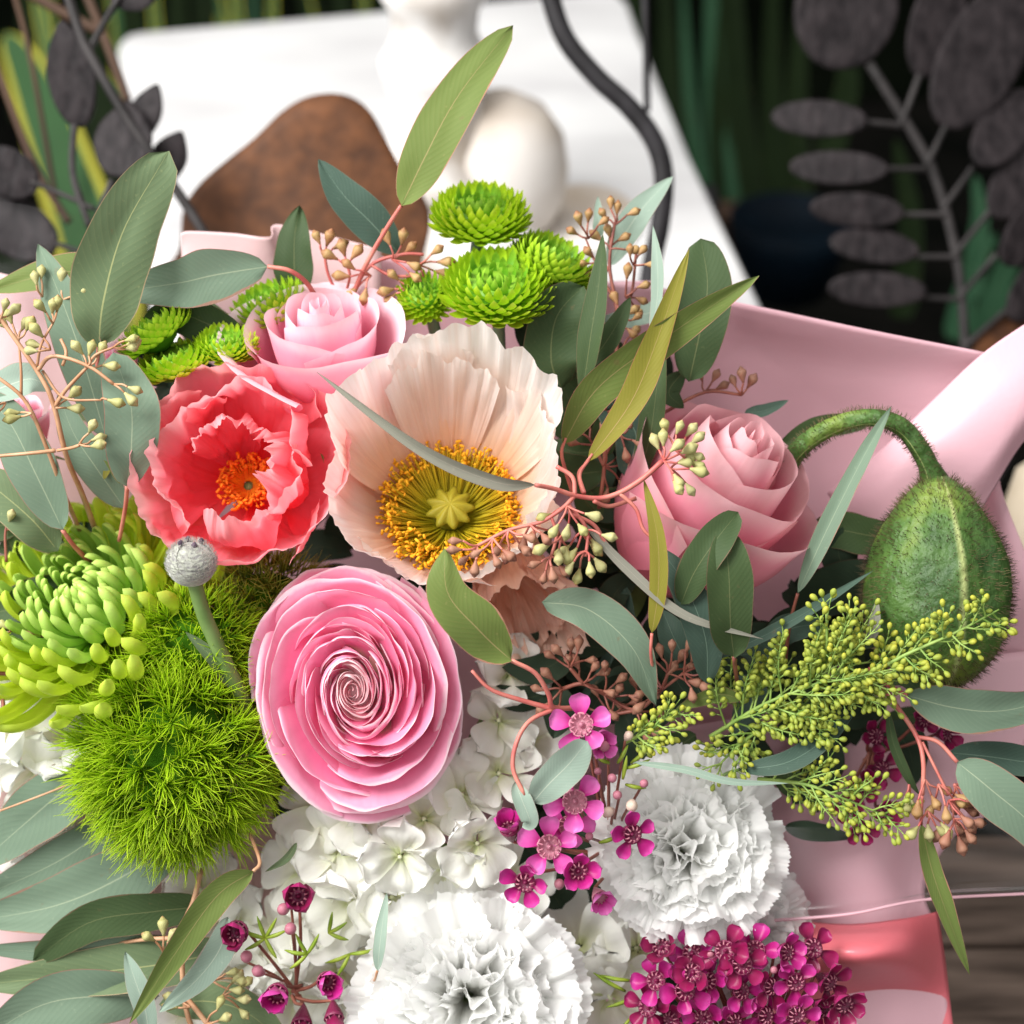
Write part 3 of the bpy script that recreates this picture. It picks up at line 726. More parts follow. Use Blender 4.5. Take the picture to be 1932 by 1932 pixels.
TZ = 0.0
tp = [ray_z(*p, TZ) for p in [(300, 700), (237, 181), (222, 95), (224, 80), (236, 66), (262, 60), (730, 20), (1120, -16), (1165, -14), (1185, 5), (1205, 60), (1304, 297), (1380, 455), (1470, 640), (1500, 700)]]
tb = thing('table', 'white marble table top behind the bouquet, under the white column', 'table', tp[7] * 0.5 + tp[0] * 0.5 + Vector((0, 0, -0.76)))
def child_plate(parent, name, poly, z0, z1, mat, bev=0):
    o = plate(name, poly, z0, z1, mat, bev)
    loc = o.location.copy(); o.parent = parent; o.location = loc - WM[parent].translation
    WM[o] = Matrix.Translation(loc); return o
child_plate(tb, 'table_top', [(p.x, p.y) for p in tp][::-1], TZ - 0.022, TZ, 'table', 0.004)
cx, cy = tb.location.x, tb.location.y
for dx, dy in ((-.12, -.05), (.14, -.05), (-.12, .2), (.1, .2)):
    child_plate(tb, 'leg', [(cx + dx, cy + dy), (cx + dx + .03, cy + dy), (cx + dx + .03, cy + dy + .03), (cx + dx, cy + dy + .03)], -0.758, TZ - 0.023, 'iron')

# white turned column on the table
def on_table(px, py): return ray_z(px, py, TZ)
pc = on_table(865, 452)
ped = thing('white_column', 'worn white turned column with a square foot standing on the white table', 'column', pc)
kk = (CAM_ROT.inverted() @ (pc - CAM_LOC)).z * -1 * S / D0
def lathe_world(parent, name, prof, c, mat, sides=32, fx=1, fy=1):
    return MB().lathe([(r * kk, z * kk) for r, z in prof], sides, Matrix.Translation(c), fx=fx, fy=fy).build(name, M[mat], parent)
lathe_world(ped, 'foot', [(0, 0), (165, 0), (172, 10), (172, 42), (160, 52), (150, 60), (140, 90), (60, 110), (0, 112)], pc + Vector((-.004, 0, .0005)), 'plaster', 40)
c2 = pc + Vector((-34 * kk, 0, 105 * kk))
lathe_world(ped, 'shaft', [(80, 0), (118, 12), (112, 40), (90, 70), (84, 180), (96, 215), (100, 240), (86, 262), (74, 290), (78, 330), (92, 352), (92, 380), (76, 400), (74, 470), (90, 520), (94, 560), (76, 590), (72, 700), (78, 900), (0, 905)], c2, 'plaster', 36)
pj = on_table(945, 440)
jar = lathe_world(None, 'jute_ball', [(0, 0), (60, 0), (100, 30), (122, 80), (126, 130), (116, 190), (84, 240), (44, 262), (30, 270), (0, 272)], pj + Vector((0, 0, .001)), 'tan', 32)
tagp(jar, label='blurred tan round woven vase standing on the white table beside the column', category='vase')
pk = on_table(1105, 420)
low = lathe_world(None, 'tan_disc', [(0, 0), (96, 0), (104, 6), (96, 14), (30, 18), (0, 18)], pk + Vector((0, 0, .001)), 'tan', 32, fy=1.5)  # low tan disc laid over a tan patch of the table
tagp(low, label='blurred low tan disc on the white table right of the vase', category='mat')

# iron rods
def rod(name, label, paths, mat='iron', cat='iron rod', group=None):
    o = thing(name, label, cat, W(*paths[0][0][0]), group); 
    for pth, r in paths: MB().tube([W(*p) for p in pth], r * S * (D0 - pth[0][2] * S) / D0, None, 12, n=48).build('rod', M[mat], o)
    return o
hr = depth_h(0.62)
rod('curved_iron_stand', 'thick black iron rod bent in an s curve in front of the white table', [([(1030, -60, hr), (1040, 0, hr), (1068, 75, hr), (1125, 145, hr), (1185, 200, hr), (1232, 262, hr), (1252, 330, hr), (1246, 420, hr), (1226, 520, hr), (1215, 640, hr)], 19), ([(1215, -60, hr - 260), (1219, 100, hr - 260), (1221, 210, hr - 260)], 7)])
rod('iron_chair_leg', 'dark iron bar slanting down beside the poppy bud, right edge of the photo', [([(1960, 740, -700), (1900, 860, -700), (1860, 935, -700), (1800, 1050, -700)], 13)])

# rusty cut-out sheet
hs = depth_h(0.60)
outl = [(300, 520), (338, 470), (345, 400), (372, 352), (420, 308), (478, 262), (530, 212), (575, 185), (622, 176), (665, 184), (700, 212), (728, 262), (760, 320), (800, 372), (812, 420), (800, 480), (780, 560)]
def cutout(name, label, outl, h, thick, mat, cat):
    t_ = thing(name, label, cat, W(outl[0][0], outl[0][1], h)); mb = MB()
    pts = cr([Vector((p[0], p[1], 0)) for p in outl], 60); n = len(pts)
    bx = sum(p.x for p in pts) / n; by = max(p.y for p in pts)
    def fn(off):
        def g(u, v):
            p = pts[min(n - 1, round(u * (n - 1)))]; x = bx + (p.x - bx) * (0.6 + .4 * v) ; y = by + (p.y - by) * v
            hh = h + off + 40 * math.sin((x - 300) / 160) * (1 - v * .3)
            return W(x, y, hh)
        return g
    mb.grid(fn(thick), n - 1, 10); mb.grid(fn(-thick), n - 1, 10)
    r1 = 10 * n; r2 = 11 * n + 10 * n
    for i in range(n - 1): mb.f.append((r1 + i, r1 + i + 1, r2 + i + 1, r2 + i)); mb.mi.append(1)
    mb.build('sheet', [M[mat], M['iron']], t_); return t_
cutout('rusty_metal_leaf', 'large brown rusty metal leaf shape rising behind the bouquet in front of the white table', outl, hs, 4, 'rust', 'metal ornament')
cutout('rusty_metal_plate', 'brown rusty corner of metal at the right edge above the pink paper', [(1830, 720), (1835, 660), (1850, 625), (1890, 600), (1950, 575), (2000, 560), (2040, 640)], depth_h(.66), 4, 'rust', 'metal ornament')

# metal leaf branches
def mleaf(parent, cx_, cy_, a, b, ang, h, tilt=(0, 0), pointed=0.0):
    X = K(cx_, cy_, h, (tilt[0], tilt[1], 1), R_(ang), 1.0)
    mb = MB(); n = 36
    rows = [(0.0, 2), (0.35, 3), (0.7, 3), (0.9, 2), (0.975, 2), (1.0, 0), (1.0, -5), (0.97, -7), (0.6, -2), (0.0, 1)]
    for r, z in rows:
        for k in range(n):
            t = 2 * PI * k / n; x = math.cos(t); y = math.sin(t) * (1 - pointed * max(0, x) ** 2 * 0.55)
            mb.v.append(Vector((x * a * r, y * b * r, z))); mb.uv.append((k / n, r))
    for j in range(len(rows) - 1):
        for k in range(n):
            k2 = (k + 1) % n; mb.f.append((j * n + k, j * n + k2, (j + 1) * n + k2, (j + 1) * n + k)); mb.mi.append(0)
    mb.build('leaf', M['mleaf'], parent, X)
def mrods(parent, name, paths, h, mat='mrod'):
    for pth, r in paths:
        MB().tube([W(x, y, h) if len((x, y)) == 2 else None for x, y in pth], r * S * (D0 - h * S) / D0, None, 9, n=20).build(name, M[mat], parent)
hR = depth_h(0.66)
mr = thing('metal_leaf_branch', 'dark grey metal branch with rows of oval metal leaves, upper right above the pink paper', 'metal ornament', W(1825, 640, hR), 'dark metal leaf branches')
mrods(mr, 'stem', [([(1640, 120), (1700, 215), (1755, 310), (1785, 400), (1805, 485), (1815, 565), (1822, 680)], 9)], hR)
mrods(mr, 'stalk', [([(1735, 140), (1702, 228), (1690, 236)], 6), ([(1625, 230), (1700, 236)], 6), ([(1785, 236), (1748, 312)], 6), ([(1665, 319), (1750, 319)], 6), ([(1836, 315), (1780, 392)], 6), ([(1700, 405), (1785, 405)], 6), ([(1870, 395), (1806, 475)], 6), ([(1730, 485), (1808, 485)], 6), ([(1880, 480), (1816, 555)], 6), ([(1735, 562), (1818, 565)], 6), ([(1905, 580), (1824, 650)], 6)], hR + 8)
for a in [(1597, 15, 114, 97, 78, 0.1), (1768, 45, 102, 52, 76, 0), (1853, 105, 152, 78, 62, 0), (1545, 223, 90, 35, -6, 0), (1582, 316, 92, 32, -5, 0), (1617, 396, 88, 32, -6, 0), (1650, 464, 84, 34, -8, 0), (1655, 546, 92, 33, -4, 0), (1898, 240, 98, 50, 52, 0), (1930, 335, 92, 50, 52, 0), (1950, 430, 88, 46, 52, 0), (1965, 535, 92, 44, 48, 0)]:
    mleaf(mr, a[0], a[1], a[2], a[3], a[4], hR + 14, (rnd(-.25, .25), rnd(-.2, .3)), a[5])
hL = depth_h(0.56)
ml = thing('metal_leaf_branch', 'dark grey metal branch with pointed leaves, upper left behind the eucalyptus', 'metal ornament', W(360, 400, hL), 'dark metal leaf branches')
mrods(ml, 'stem', [([(118, -40), (150, 60), (168, 100), (232, 212), (292, 300), (360, 400), (420, 500)], 10)], hL + 12)
mrods(ml, 'stalk', [([(228, -10), (204, 30), (166, 98)], 7), ([(212, 340), (196, 385), (172, 450)], 8), ([(58, 342), (120, 368), (180, 395)], 5), ([(140, 235), (138, 330), (170, 430)], 7), ([(105, 460), (165, 478), (215, 485)], 5)], hL)
for a in [(133, 140, 100, 48, 97, 1, 0), (232, 262, 76, 56, 84, 1, 10), (272, 215, 62, 32, 66, 1, -40), (262, 372, 64, 34, 84, 1, 0), (318, 298, 56, 34, 62, 1, -40), (250, -6, 45, 26, 0, 0, 0), (15, 325, 62, 46, 150, 0, 0), (30, 430, 88, 55, 150, 0, -60)]:
    mleaf(ml, a[0], a[1], a[2], a[3], a[4], hL + a[6], (rnd(-.2, .2), rnd(-.2, .2)), a[5])
rod('brown_twig_stand', 'thin dark brown bars crossing at the upper left corner behind the metal leaves', [([(20, -40, hL - 500), (60, 120, hL - 500), (110, 400, hL - 500)], 5), ([(-30, 60, hL - 400), (60, 300, hL - 400), (130, 420, hL - 400)], 7), ([(40, -20, hL - 600), (130, 30, hL - 600), (190, 60, hL - 600)], 10), ([(160, -20, hL - 500), (205, 90, hL - 500), (240, 190, hL - 500)], 9)], 'terra', 'metal bars')

# potted plants far behind
def pot_plant(name, label, root, blades, mat, group, pot=None, potmat='terra'):
    t_ = thing(name, label, 'plant', W(*root), group)
    for pts, hw, *rest in blades:
        leaf(t_, pts, hw, rest[0] if rest else mat, twist=rnd(-15, 15), fold=0.25, prof=lambda v: min(1, v * 6 + .6) * (max(0, 1 - v) ** 0.45))
    if pot:
        cx_, cy_, h_, r_, hh = pot; X = Matrix.Translation(W(cx_, cy_, h_)); k = S * (D0 - h_ * S) / D0
        MB().lathe([(0, -hh * k), (r_ * .7 * k, -hh * k), (r_ * k, 0), (r_ * 1.06 * k, 0), (r_ * 1.06 * k, 8 * k), (r_ * .92 * k, 8 * k), (r_ * .9 * k, -6 * k), (0, -6 * k)], 28, X).build('pot', M[potmat], t_)
    return t_
hp = depth_h(1.15)
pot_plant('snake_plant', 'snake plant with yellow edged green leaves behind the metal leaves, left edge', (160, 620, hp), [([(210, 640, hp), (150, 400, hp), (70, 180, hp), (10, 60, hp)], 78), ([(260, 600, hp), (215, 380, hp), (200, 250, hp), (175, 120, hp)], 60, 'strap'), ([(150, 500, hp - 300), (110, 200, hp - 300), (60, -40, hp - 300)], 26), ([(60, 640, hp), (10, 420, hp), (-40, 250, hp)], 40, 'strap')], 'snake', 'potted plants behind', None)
ht = depth_h(1.75)
bl = []
for x, m_ in [(40, 'strap'), (95, 'snake'), (165, 'strap'), (222, 'snake'), (262, 'strap'), (300, 'snake'), (345, 'strap'), (395, 'strap'), (418, 'snake'), (450, 'snake'), (490, 'straplit'), (520, 'snake'), (575, 'strap'), (600, 'snake'), (650, 'strap'), (700, 'snake'), (740, 'strap')]:
    bl.append(([(x + rnd(-5, 5), 230, ht + rnd(-200, 200)), (x + rnd(-15, 15), 40, ht), (x - rnd(0, 70), -160, ht)], rnd(10, 16) if m_ != 'strap' else rnd(24, 34), m_))
pot_plant('striped_leaf_plant', 'row of dark and yellow striped upright leaves beyond the far table edge', (400, 240, ht), bl, 'snake', 'potted plants behind')
hq = depth_h(1.5)
bl = []
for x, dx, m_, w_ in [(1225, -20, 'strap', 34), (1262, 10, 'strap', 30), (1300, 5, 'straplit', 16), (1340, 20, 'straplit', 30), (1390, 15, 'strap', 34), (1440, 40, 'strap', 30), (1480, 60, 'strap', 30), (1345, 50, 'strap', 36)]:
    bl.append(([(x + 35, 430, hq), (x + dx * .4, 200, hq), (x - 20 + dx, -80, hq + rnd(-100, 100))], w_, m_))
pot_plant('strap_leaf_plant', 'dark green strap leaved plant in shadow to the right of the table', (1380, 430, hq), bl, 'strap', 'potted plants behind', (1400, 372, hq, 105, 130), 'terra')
hb = depth_h(1.25)
bp = thing('blue_pot', 'dark blue glazed pot in shadow between the table and the metal leaves', 'pot', W(1500, 450, hb)); kb = S * (D0 - hb * S) / D0
MB().lathe([(0, -150 * kb), (80 * kb, -150 * kb), (112 * kb, -40 * kb), (118 * kb, 0), (104 * kb, 0), (100 * kb, -18 * kb), (0, -18 * kb)], 30, Matrix.Translation(W(1495, 410, hb))).build('bowl', M['blueglaze'], bp)
hg = depth_h(1.0)
pot_plant('bright_leaf_plant', 'bright green leafy plant glimpsed between the metal leaves at the right edge', (1850, 650, hg), [([(1800, 640, hg), (1830, 520, hg), (1880, 440, hg)], 26, 'straplit'), ([(1850, 640, hg), (1900, 500, hg), (1960, 440, hg)], 30, 'straplit'), ([(1830, 560, hg), (1850, 420, hg), (1840, 330, hg)], 24, 'straplit'), ([(1880, 650, hg), (1860, 560, hg), (1810, 500, hg)], 18, 'straplit'), ([(1700, 600, hg - 800), (1720, 420, hg - 800), (1690, 260, hg - 800)], 30, 'strap'), ([(1560, 300, hg - 800), (1600, 150, hg - 800), (1570, 20, hg - 800)], 30, 'strap')], 'straplit', 'potted plants behind')

# weathered planks and pale log, lower right
wz = -0.10
def plank(name, label, x0, x1, y0, y1, z, rz=0):
    o = plate(name, [(x0, y0), (x1, y0), (x1, y1), (x0, y1)], z - .02, z, 'wood', 0.0015)
    o.rotation_euler.z = rz; tagp(o, label=label, category='plank', group='weathered boards under the bouquet'); return o
ys = ray_z(1900, 1575, wz).y
for k, (a, b) in enumerate([(ys - .052, ys), (ys - .110, ys - .0535), (ys - .170, ys - .1115), (ys - .23, ys - .1715)]):
    plank('wooden_plank', ['weathered wooden board farthest back at the right edge, below the hanging seed pods', 'weathered wooden board second from the back, at the right edge', 'weathered wooden board third from the back, lower right corner', 'weathered wooden board nearest the bottom edge, lower right corner'][k], -0.05, 0.45, a, b, wz - 0.002 * k)
hl = depth_h(0.60)
lg = thing('driftwood_log', 'blurred pale beige cut log beyond the poppy bud at the right edge', 'log', W(1950, 1100, hl))
MB().lathe([(0, -140), (50, -140), (78, -120), (84, 0), (80, 110), (60, 135), (0, 138)], 20, K(1965, 1010, hl, (.25, 1, .2))).build('trunk', M['beige'], lg)
MB().lathe([(0, -110), (40, -110), (62, -90), (66, 0), (60, 90), (40, 105), (0, 108)], 18, K(1975, 1190, hl + 60, (1, .5, .2))).build('branch_stub', M['beige'], lg)

# ------------------------------------------------------------------ wrapping
def paper_mat(name, col, col2, rough=0.42, transl=0.2, spec=0.5):
    m, nt, ns, ls = newmat(name)
    n = noise_obj(ns, ls, 14, 2); c = mixc(ns, ls, math_(ns, ls, 'MULTIPLY', n, 0.8), col, col2)
    b0 = noise_obj(ns, ls, 600, 3); vo = ns.new('ShaderNodeTexVoronoi'); vo.feature = 'DISTANCE_TO_EDGE'; vo.inputs['Scale'].default_value = 9; tc_ = ns.new('ShaderNodeTexCoord'); ls.new(tc_.outputs['Object'], vo.inputs['Vector'])
    b = math_(ns, ls, 'ADD', math_(ns, ls, 'MULTIPLY', b0, 0.12), math_(ns, ls, 'MINIMUM', math_(ns, ls, 'MULTIPLY', vo.outputs['Distance'], 5.0), 0.6))
    finish(nt, ns, ls, c, rough, transl, b, 0.45, spec=spec, bdist=0.0012)
    return m
M['paper'] = paper_mat('pink satin wrapping paper', (0.80, 0.50, 0.56), (0.74, 0.43, 0.50))
M['coralpaper'] = paper_mat('coral wrapping paper', (0.80, 0.16, 0.18), (0.70, 0.22, 0.28), 0.3)
M['palepaper'] = paper_mat('pale pink wrapping paper', (0.82, 0.60, 0.60), (0.78, 0.50, 0.52), 0.4)
def cello_mat():
    m, nt, ns, ls = newmat('clear cellophane')
    t = ns.new('ShaderNodeBsdfTransparent'); t.inputs[0].default_value = (0.97, 0.96, 0.97, 1)
    g = ns.new('ShaderNodeBsdfGlossy'); g.inputs['Roughness'].default_value = 0.24
    b = noise_obj(ns, ls, 22, 2, (1, 4, 1)); bn = ns.new('ShaderNodeBump'); bn.inputs['Strength'].default_value = 0.35; bn.inputs['Distance'].default_value = 0.003
    ls.new(b, bn.inputs['Height']); ls.new(bn.outputs[0], g.inputs['Normal'])
    lw = ns.new('ShaderNodeLayerWeight'); lw.inputs[0].default_value = 0.25
    mx = ns.new('ShaderNodeMixShader'); out = ns.new('ShaderNodeOutputMaterial')
    f = math_(ns, ls, 'ADD', math_(ns, ls, 'MULTIPLY', lw.outputs['Fresnel'], 0.35), 0.03)
    ls.new(f, mx.inputs[0]); ls.new(t.outputs[0], mx.inputs[1]); ls.new(g.outputs[0], mx.inputs[2]); ls.new(mx.outputs[0], out.inputs[0])
    return m
M['cello'] = cello_mat()
def sheet(name, label, rows, mat, cat='wrapping paper', nu=40, nv=40, wav=3.0, thick=0.0003, group='wrapping sheets around the bouquet', sd=0):
    G = [cr([Vector(p) for p in r], nu) for r in rows]
    C = [cr([g[i] for g in G], nv) for i in range(nu + 1)]
    mb = MB()
    def fn(u, v):
        p = C[round(u * nu)][round(v * nv)]
        return W(p.x, p.y, p.z + wav * nz(u * 3, v * 3, sd))
    mb.grid(fn, nu, nv)
    o = mb.build(name, M[mat], None); tagp(o, label=label, category=cat, group=group)
    if thick:
        s = o.modifiers.new('thickness', 'SOLIDIFY'); s.thickness = thick
    return o
sheet('wrapping_paper', 'pink satin paper sheet behind the right side of the bouquet, below the metal leaves', [
    [(1080, 530, -260), (1200, 536, -230), (1400, 572, -170), (1640, 622, -120), (1856, 664, -98)],
    [(1080, 640, -330), (1200, 640, -300), (1400, 680, -290), (1640, 720, -230), (1900, 740, -130)],
    [(1080, 900, -420), (1200, 900, -400), (1400, 900, -380), (1640, 900, -320), (1885, 900, -150)],
    [(1080, 1250, -450), (1250, 1250, -420), (1450, 1250, -380), (1700, 1250, -300), (1960, 1180, -170)],
    [(1080, 1500, -460), (1250, 1520, -430), (1450, 1560, -380), (1680, 1600, -300), (1850, 1560, -200)]], 'paper', sd=2, wav=8)
sheet('wrapping_paper', 'rolled pink paper fold catching light above the poppy bud, right edge of the photo', [
    [(1990, 575, -60), (1860, 662, -70), (1760, 755, -90), (1660, 850, -130), (1560, 930, -200)],
    [(2010, 640, -38), (1900, 730, -42), (1800, 815, -55), (1700, 900, -90), (1600, 990, -175)],
    [(2020, 700, -40), (1925, 790, -42), (1850, 880, -55), (1760, 970, -90), (1650, 1060, -180)],
    [(2030, 740, -80), (1935, 830, -80), (1868, 935, -90), (1800, 1040, -130), (1700, 1120, -220)]], 'paper', sd=5, wav=5)
sheet('wrapping_paper', 'pink paper sheet with a straight right edge below the goldenrod, lower right', [
    [(1250, 1380, -330), (1450, 1340, -240), (1700, 1260, -190), (2010, 1220, -170)],
    [(1250, 1500, -330), (1450, 1480, -220), (1690, 1440, -140), (1930, 1420, -150)],
    [(1250, 1640, -330), (1430, 1600, -200), (1620, 1570, -110), (1752, 1648, -130)],
    [(1250, 1800, -330), (1430, 1780, -180), (1640, 1760, -90), (1775, 1780, -130)],
    [(1250, 2050, -330), (1430, 2050, -180), (1650, 2050, -100), (1812, 2050, -140)]], 'paper', sd=9, wav=6)
sheet('wrapping_paper', 'glossy coral red paper flap above the magenta waxflowers, lower right', [
    [(1380, 1700, -190), (1500, 1735, -80), (1600, 1745, -50), (1700, 1735, -60), (1768, 1720, -110)],
    [(1380, 1800, -190), (1500, 1800, -40), (1610, 1805, 50), (1700, 1800, 20), (1782, 1810, -110)],
    [(1380, 1880, -190), (1500, 1880, -110), (1610, 1880, -110), (1700, 1885, -120), (1792, 1890, -130)],
    [(1380, 2020, -190), (1500, 2020, -120), (1610, 2010, -120), (1720, 2000, -110), (1806, 2000, -125)]], 'coralpaper', sd=12, wav=4)
sheet('wrapping_paper', 'pink paper corner standing behind the roses below the rusty metal leaf', [
    [(342, 440, -232), (360, 436, -230), (440, 440, -228), (508, 447, -222), (530, 424, -262), (720, 470, -270)],
    [(344, 560, -280), (362, 540, -260), (440, 560, -270), (520, 560, -280), (600, 540, -290), (720, 570, -290)],
    [(330, 720, -380), (352, 720, -380), (440, 720, -380), (520, 720, -380), (620, 720, -380), (740, 720, -380)]], 'palepaper', sd=15, wav=3)
sheet('wrapping_paper', 'pink paper sheet behind the chrysanthemum stems under the white table', [
    [(560, 480, -330), (700, 480, -310), (850, 520, -310), (1000, 530, -310), (1240, 530, -320)],
    [(560, 620, -360), (700, 620, -350), (850, 620, -350), (1000, 620, -350), (1240, 640, -380)],
    [(560, 900, -430), (700, 900, -430), (850, 900, -430), (1000, 900, -430), (1240, 900, -450)]], 'paper', sd=18, wav=10)
sheet('wrapping_paper', 'pale pink paper behind the seed pods at the left edge', [
    [(-90, 500, -150), (20, 520, -160), (110, 560, -190), (260, 640, -240)],
    [(-90, 720, -170), (20, 720, -190), (110, 740, -220), (260, 760, -280)],
    [(-90, 1150, -250), (20, 1150, -250), (110, 1150, -280), (260, 1150, -330)]], 'palepaper', sd=21, wav=10)
sheet('wrapping_paper', 'pale pink paper under the eucalyptus leaves at the lower left', [
    [(-120, 1150, -230), (60, 1150, -230), (300, 1150, -320), (600, 1180, -420)],
    [(-120, 1500, -160), (60, 1500, -180), (300, 1500, -260), (650, 1500, -400)],
    [(-120, 1800, -130), (60, 1800, -150), (300, 1800, -220), (700, 1800, -380)],
    [(-120, 2080, -110), (60, 2080, -130), (300, 2080, -200), (700, 2080, -380)]], 'palepaper', sd=24, wav=14)
sheet('wrapping_paper', 'pink paper deep behind the flowers at the centre of the bouquet', [
    [(180, 700, -470), (700, 720, -480), (1100, 720, -480), (1500, 760, -480)],
    [(180, 1200, -490), (700, 1200, -500), (1100, 1200, -500), (1500, 1200, -490)],
    [(180, 2100, -420), (700, 2100, -420), (1100, 2100, -420), (1520, 2100, -400)]], 'paper', sd=27, wav=10)
sheet('cellophane_wrap', 'clear cellophane band with a folded edge across the pink paper, lower right', [
    [(1450, 1560, -40), (1600, 1560, -20), (1750, 1550, -20), (1980, 1530, -30)],
    [(1440, 1640, -20), (1600, 1650, 10), (1750, 1620, 0), (1980, 1600, -20)],
    [(1440, 1710, -20), (1600, 1700, 10), (1750, 1672, 0), (1980, 1660, -20)],
    [(1440, 1735, -8), (1600, 1720, 22), (1750, 1692, 14), (1980, 1680, -6)],
    [(1440, 1742, -20), (1600, 1728, 8), (1750, 1700, 0), (1980, 1688, -20)]], 'cello', 'cellophane', sd=30, wav=8, thick=0)
MB().tube(wp([(1440, 1738, -8), (1600, 1725, 20), (1750, 1697, 12), (1980, 1684, -8)]), pxr(3.2), None, 6, n=30).build('cellophane_crease', M['paper'], None, label='pale creased cellophane edge crossing the pink paper, lower right', category='cellophane')
sheet('cellophane_wrap', 'clear cellophane crumpled over the metal leaves at the left edge', [
    [(-60, 370, 10), (40, 385, 0), (120, 400, -10), (250, 410, -60)],
    [(-60, 430, -30), (40, 450, -30), (120, 470, -40), (250, 480, -90)],
    [(-60, 500, -110), (40, 510, -60), (120, 540, -90), (250, 560, -130)],
    [(-60, 620, -120), (40, 620, -110), (120, 640, -120), (250, 660, -150)]], 'cello', 'cellophane', sd=33, wav=9, thick=0)

# ------------------------------------------------------------------ dark filling leaves inside the bouquet
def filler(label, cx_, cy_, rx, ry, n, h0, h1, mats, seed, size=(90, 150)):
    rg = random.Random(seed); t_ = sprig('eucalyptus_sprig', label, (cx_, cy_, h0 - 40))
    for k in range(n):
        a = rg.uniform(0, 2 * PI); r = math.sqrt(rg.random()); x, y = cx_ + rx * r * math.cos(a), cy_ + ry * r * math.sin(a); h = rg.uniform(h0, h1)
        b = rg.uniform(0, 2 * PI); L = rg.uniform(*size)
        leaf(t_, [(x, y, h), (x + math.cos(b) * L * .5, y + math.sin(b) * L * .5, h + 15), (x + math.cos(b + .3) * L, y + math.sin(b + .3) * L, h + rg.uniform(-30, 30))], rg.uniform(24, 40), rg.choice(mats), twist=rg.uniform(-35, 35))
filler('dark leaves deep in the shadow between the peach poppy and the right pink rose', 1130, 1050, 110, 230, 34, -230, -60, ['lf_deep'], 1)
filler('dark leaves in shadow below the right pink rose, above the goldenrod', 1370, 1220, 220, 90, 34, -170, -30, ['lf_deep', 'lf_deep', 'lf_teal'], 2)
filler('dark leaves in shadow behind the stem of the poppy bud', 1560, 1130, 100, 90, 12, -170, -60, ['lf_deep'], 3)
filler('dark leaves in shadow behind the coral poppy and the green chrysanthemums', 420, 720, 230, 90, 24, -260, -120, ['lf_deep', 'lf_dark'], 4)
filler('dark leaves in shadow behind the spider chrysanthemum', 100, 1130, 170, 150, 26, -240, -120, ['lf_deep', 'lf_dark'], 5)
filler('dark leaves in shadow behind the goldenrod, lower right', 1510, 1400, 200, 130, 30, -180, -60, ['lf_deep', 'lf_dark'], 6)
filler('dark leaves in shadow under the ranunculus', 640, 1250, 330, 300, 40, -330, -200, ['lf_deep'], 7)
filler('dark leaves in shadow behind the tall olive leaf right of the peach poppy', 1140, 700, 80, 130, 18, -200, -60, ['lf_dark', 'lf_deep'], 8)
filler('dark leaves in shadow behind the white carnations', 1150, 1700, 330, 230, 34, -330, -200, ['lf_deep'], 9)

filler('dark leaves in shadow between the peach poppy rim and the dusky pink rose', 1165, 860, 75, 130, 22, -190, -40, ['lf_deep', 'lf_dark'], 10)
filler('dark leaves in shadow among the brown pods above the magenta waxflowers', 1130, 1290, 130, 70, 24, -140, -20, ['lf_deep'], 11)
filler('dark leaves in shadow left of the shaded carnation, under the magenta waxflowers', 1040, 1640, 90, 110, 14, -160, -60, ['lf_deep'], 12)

# ------------------------------------------------------------------ flowers
rose('rose', 'pale pink rose above the coral poppy, left of the green chrysanthemums', 618, 764, -60, (-0.02, 0.78, 0.62), 158, 226, 15, 'rose', roll=1.0, curlk=0.18, clo=0.08, aw1=1.45)
rose('rose', 'large dusky pink rose half in shade on the right, below the long olive leaves', 1226, 1086, -150, (0.42, 0.66, 0.63), 206, 392, 15, 'rose2', roll=2.6, curlk=0.14, clo=0.22, aw1=1.55)
rose('rose', 'small pale pink rose partly hidden by red seed stems at the left edge', 60, 860, -60, (-0.25, 0.85, 0.5), 68, 120, 15, 'rose', roll=0.4)
rose('rose', 'pink rosebud glimpsed between the eucalyptus leaves above the coral poppy, left', 232, 730, -60, (0.05, 0.8, 0.6), 46, 90, 10, 'rose', roll=2)

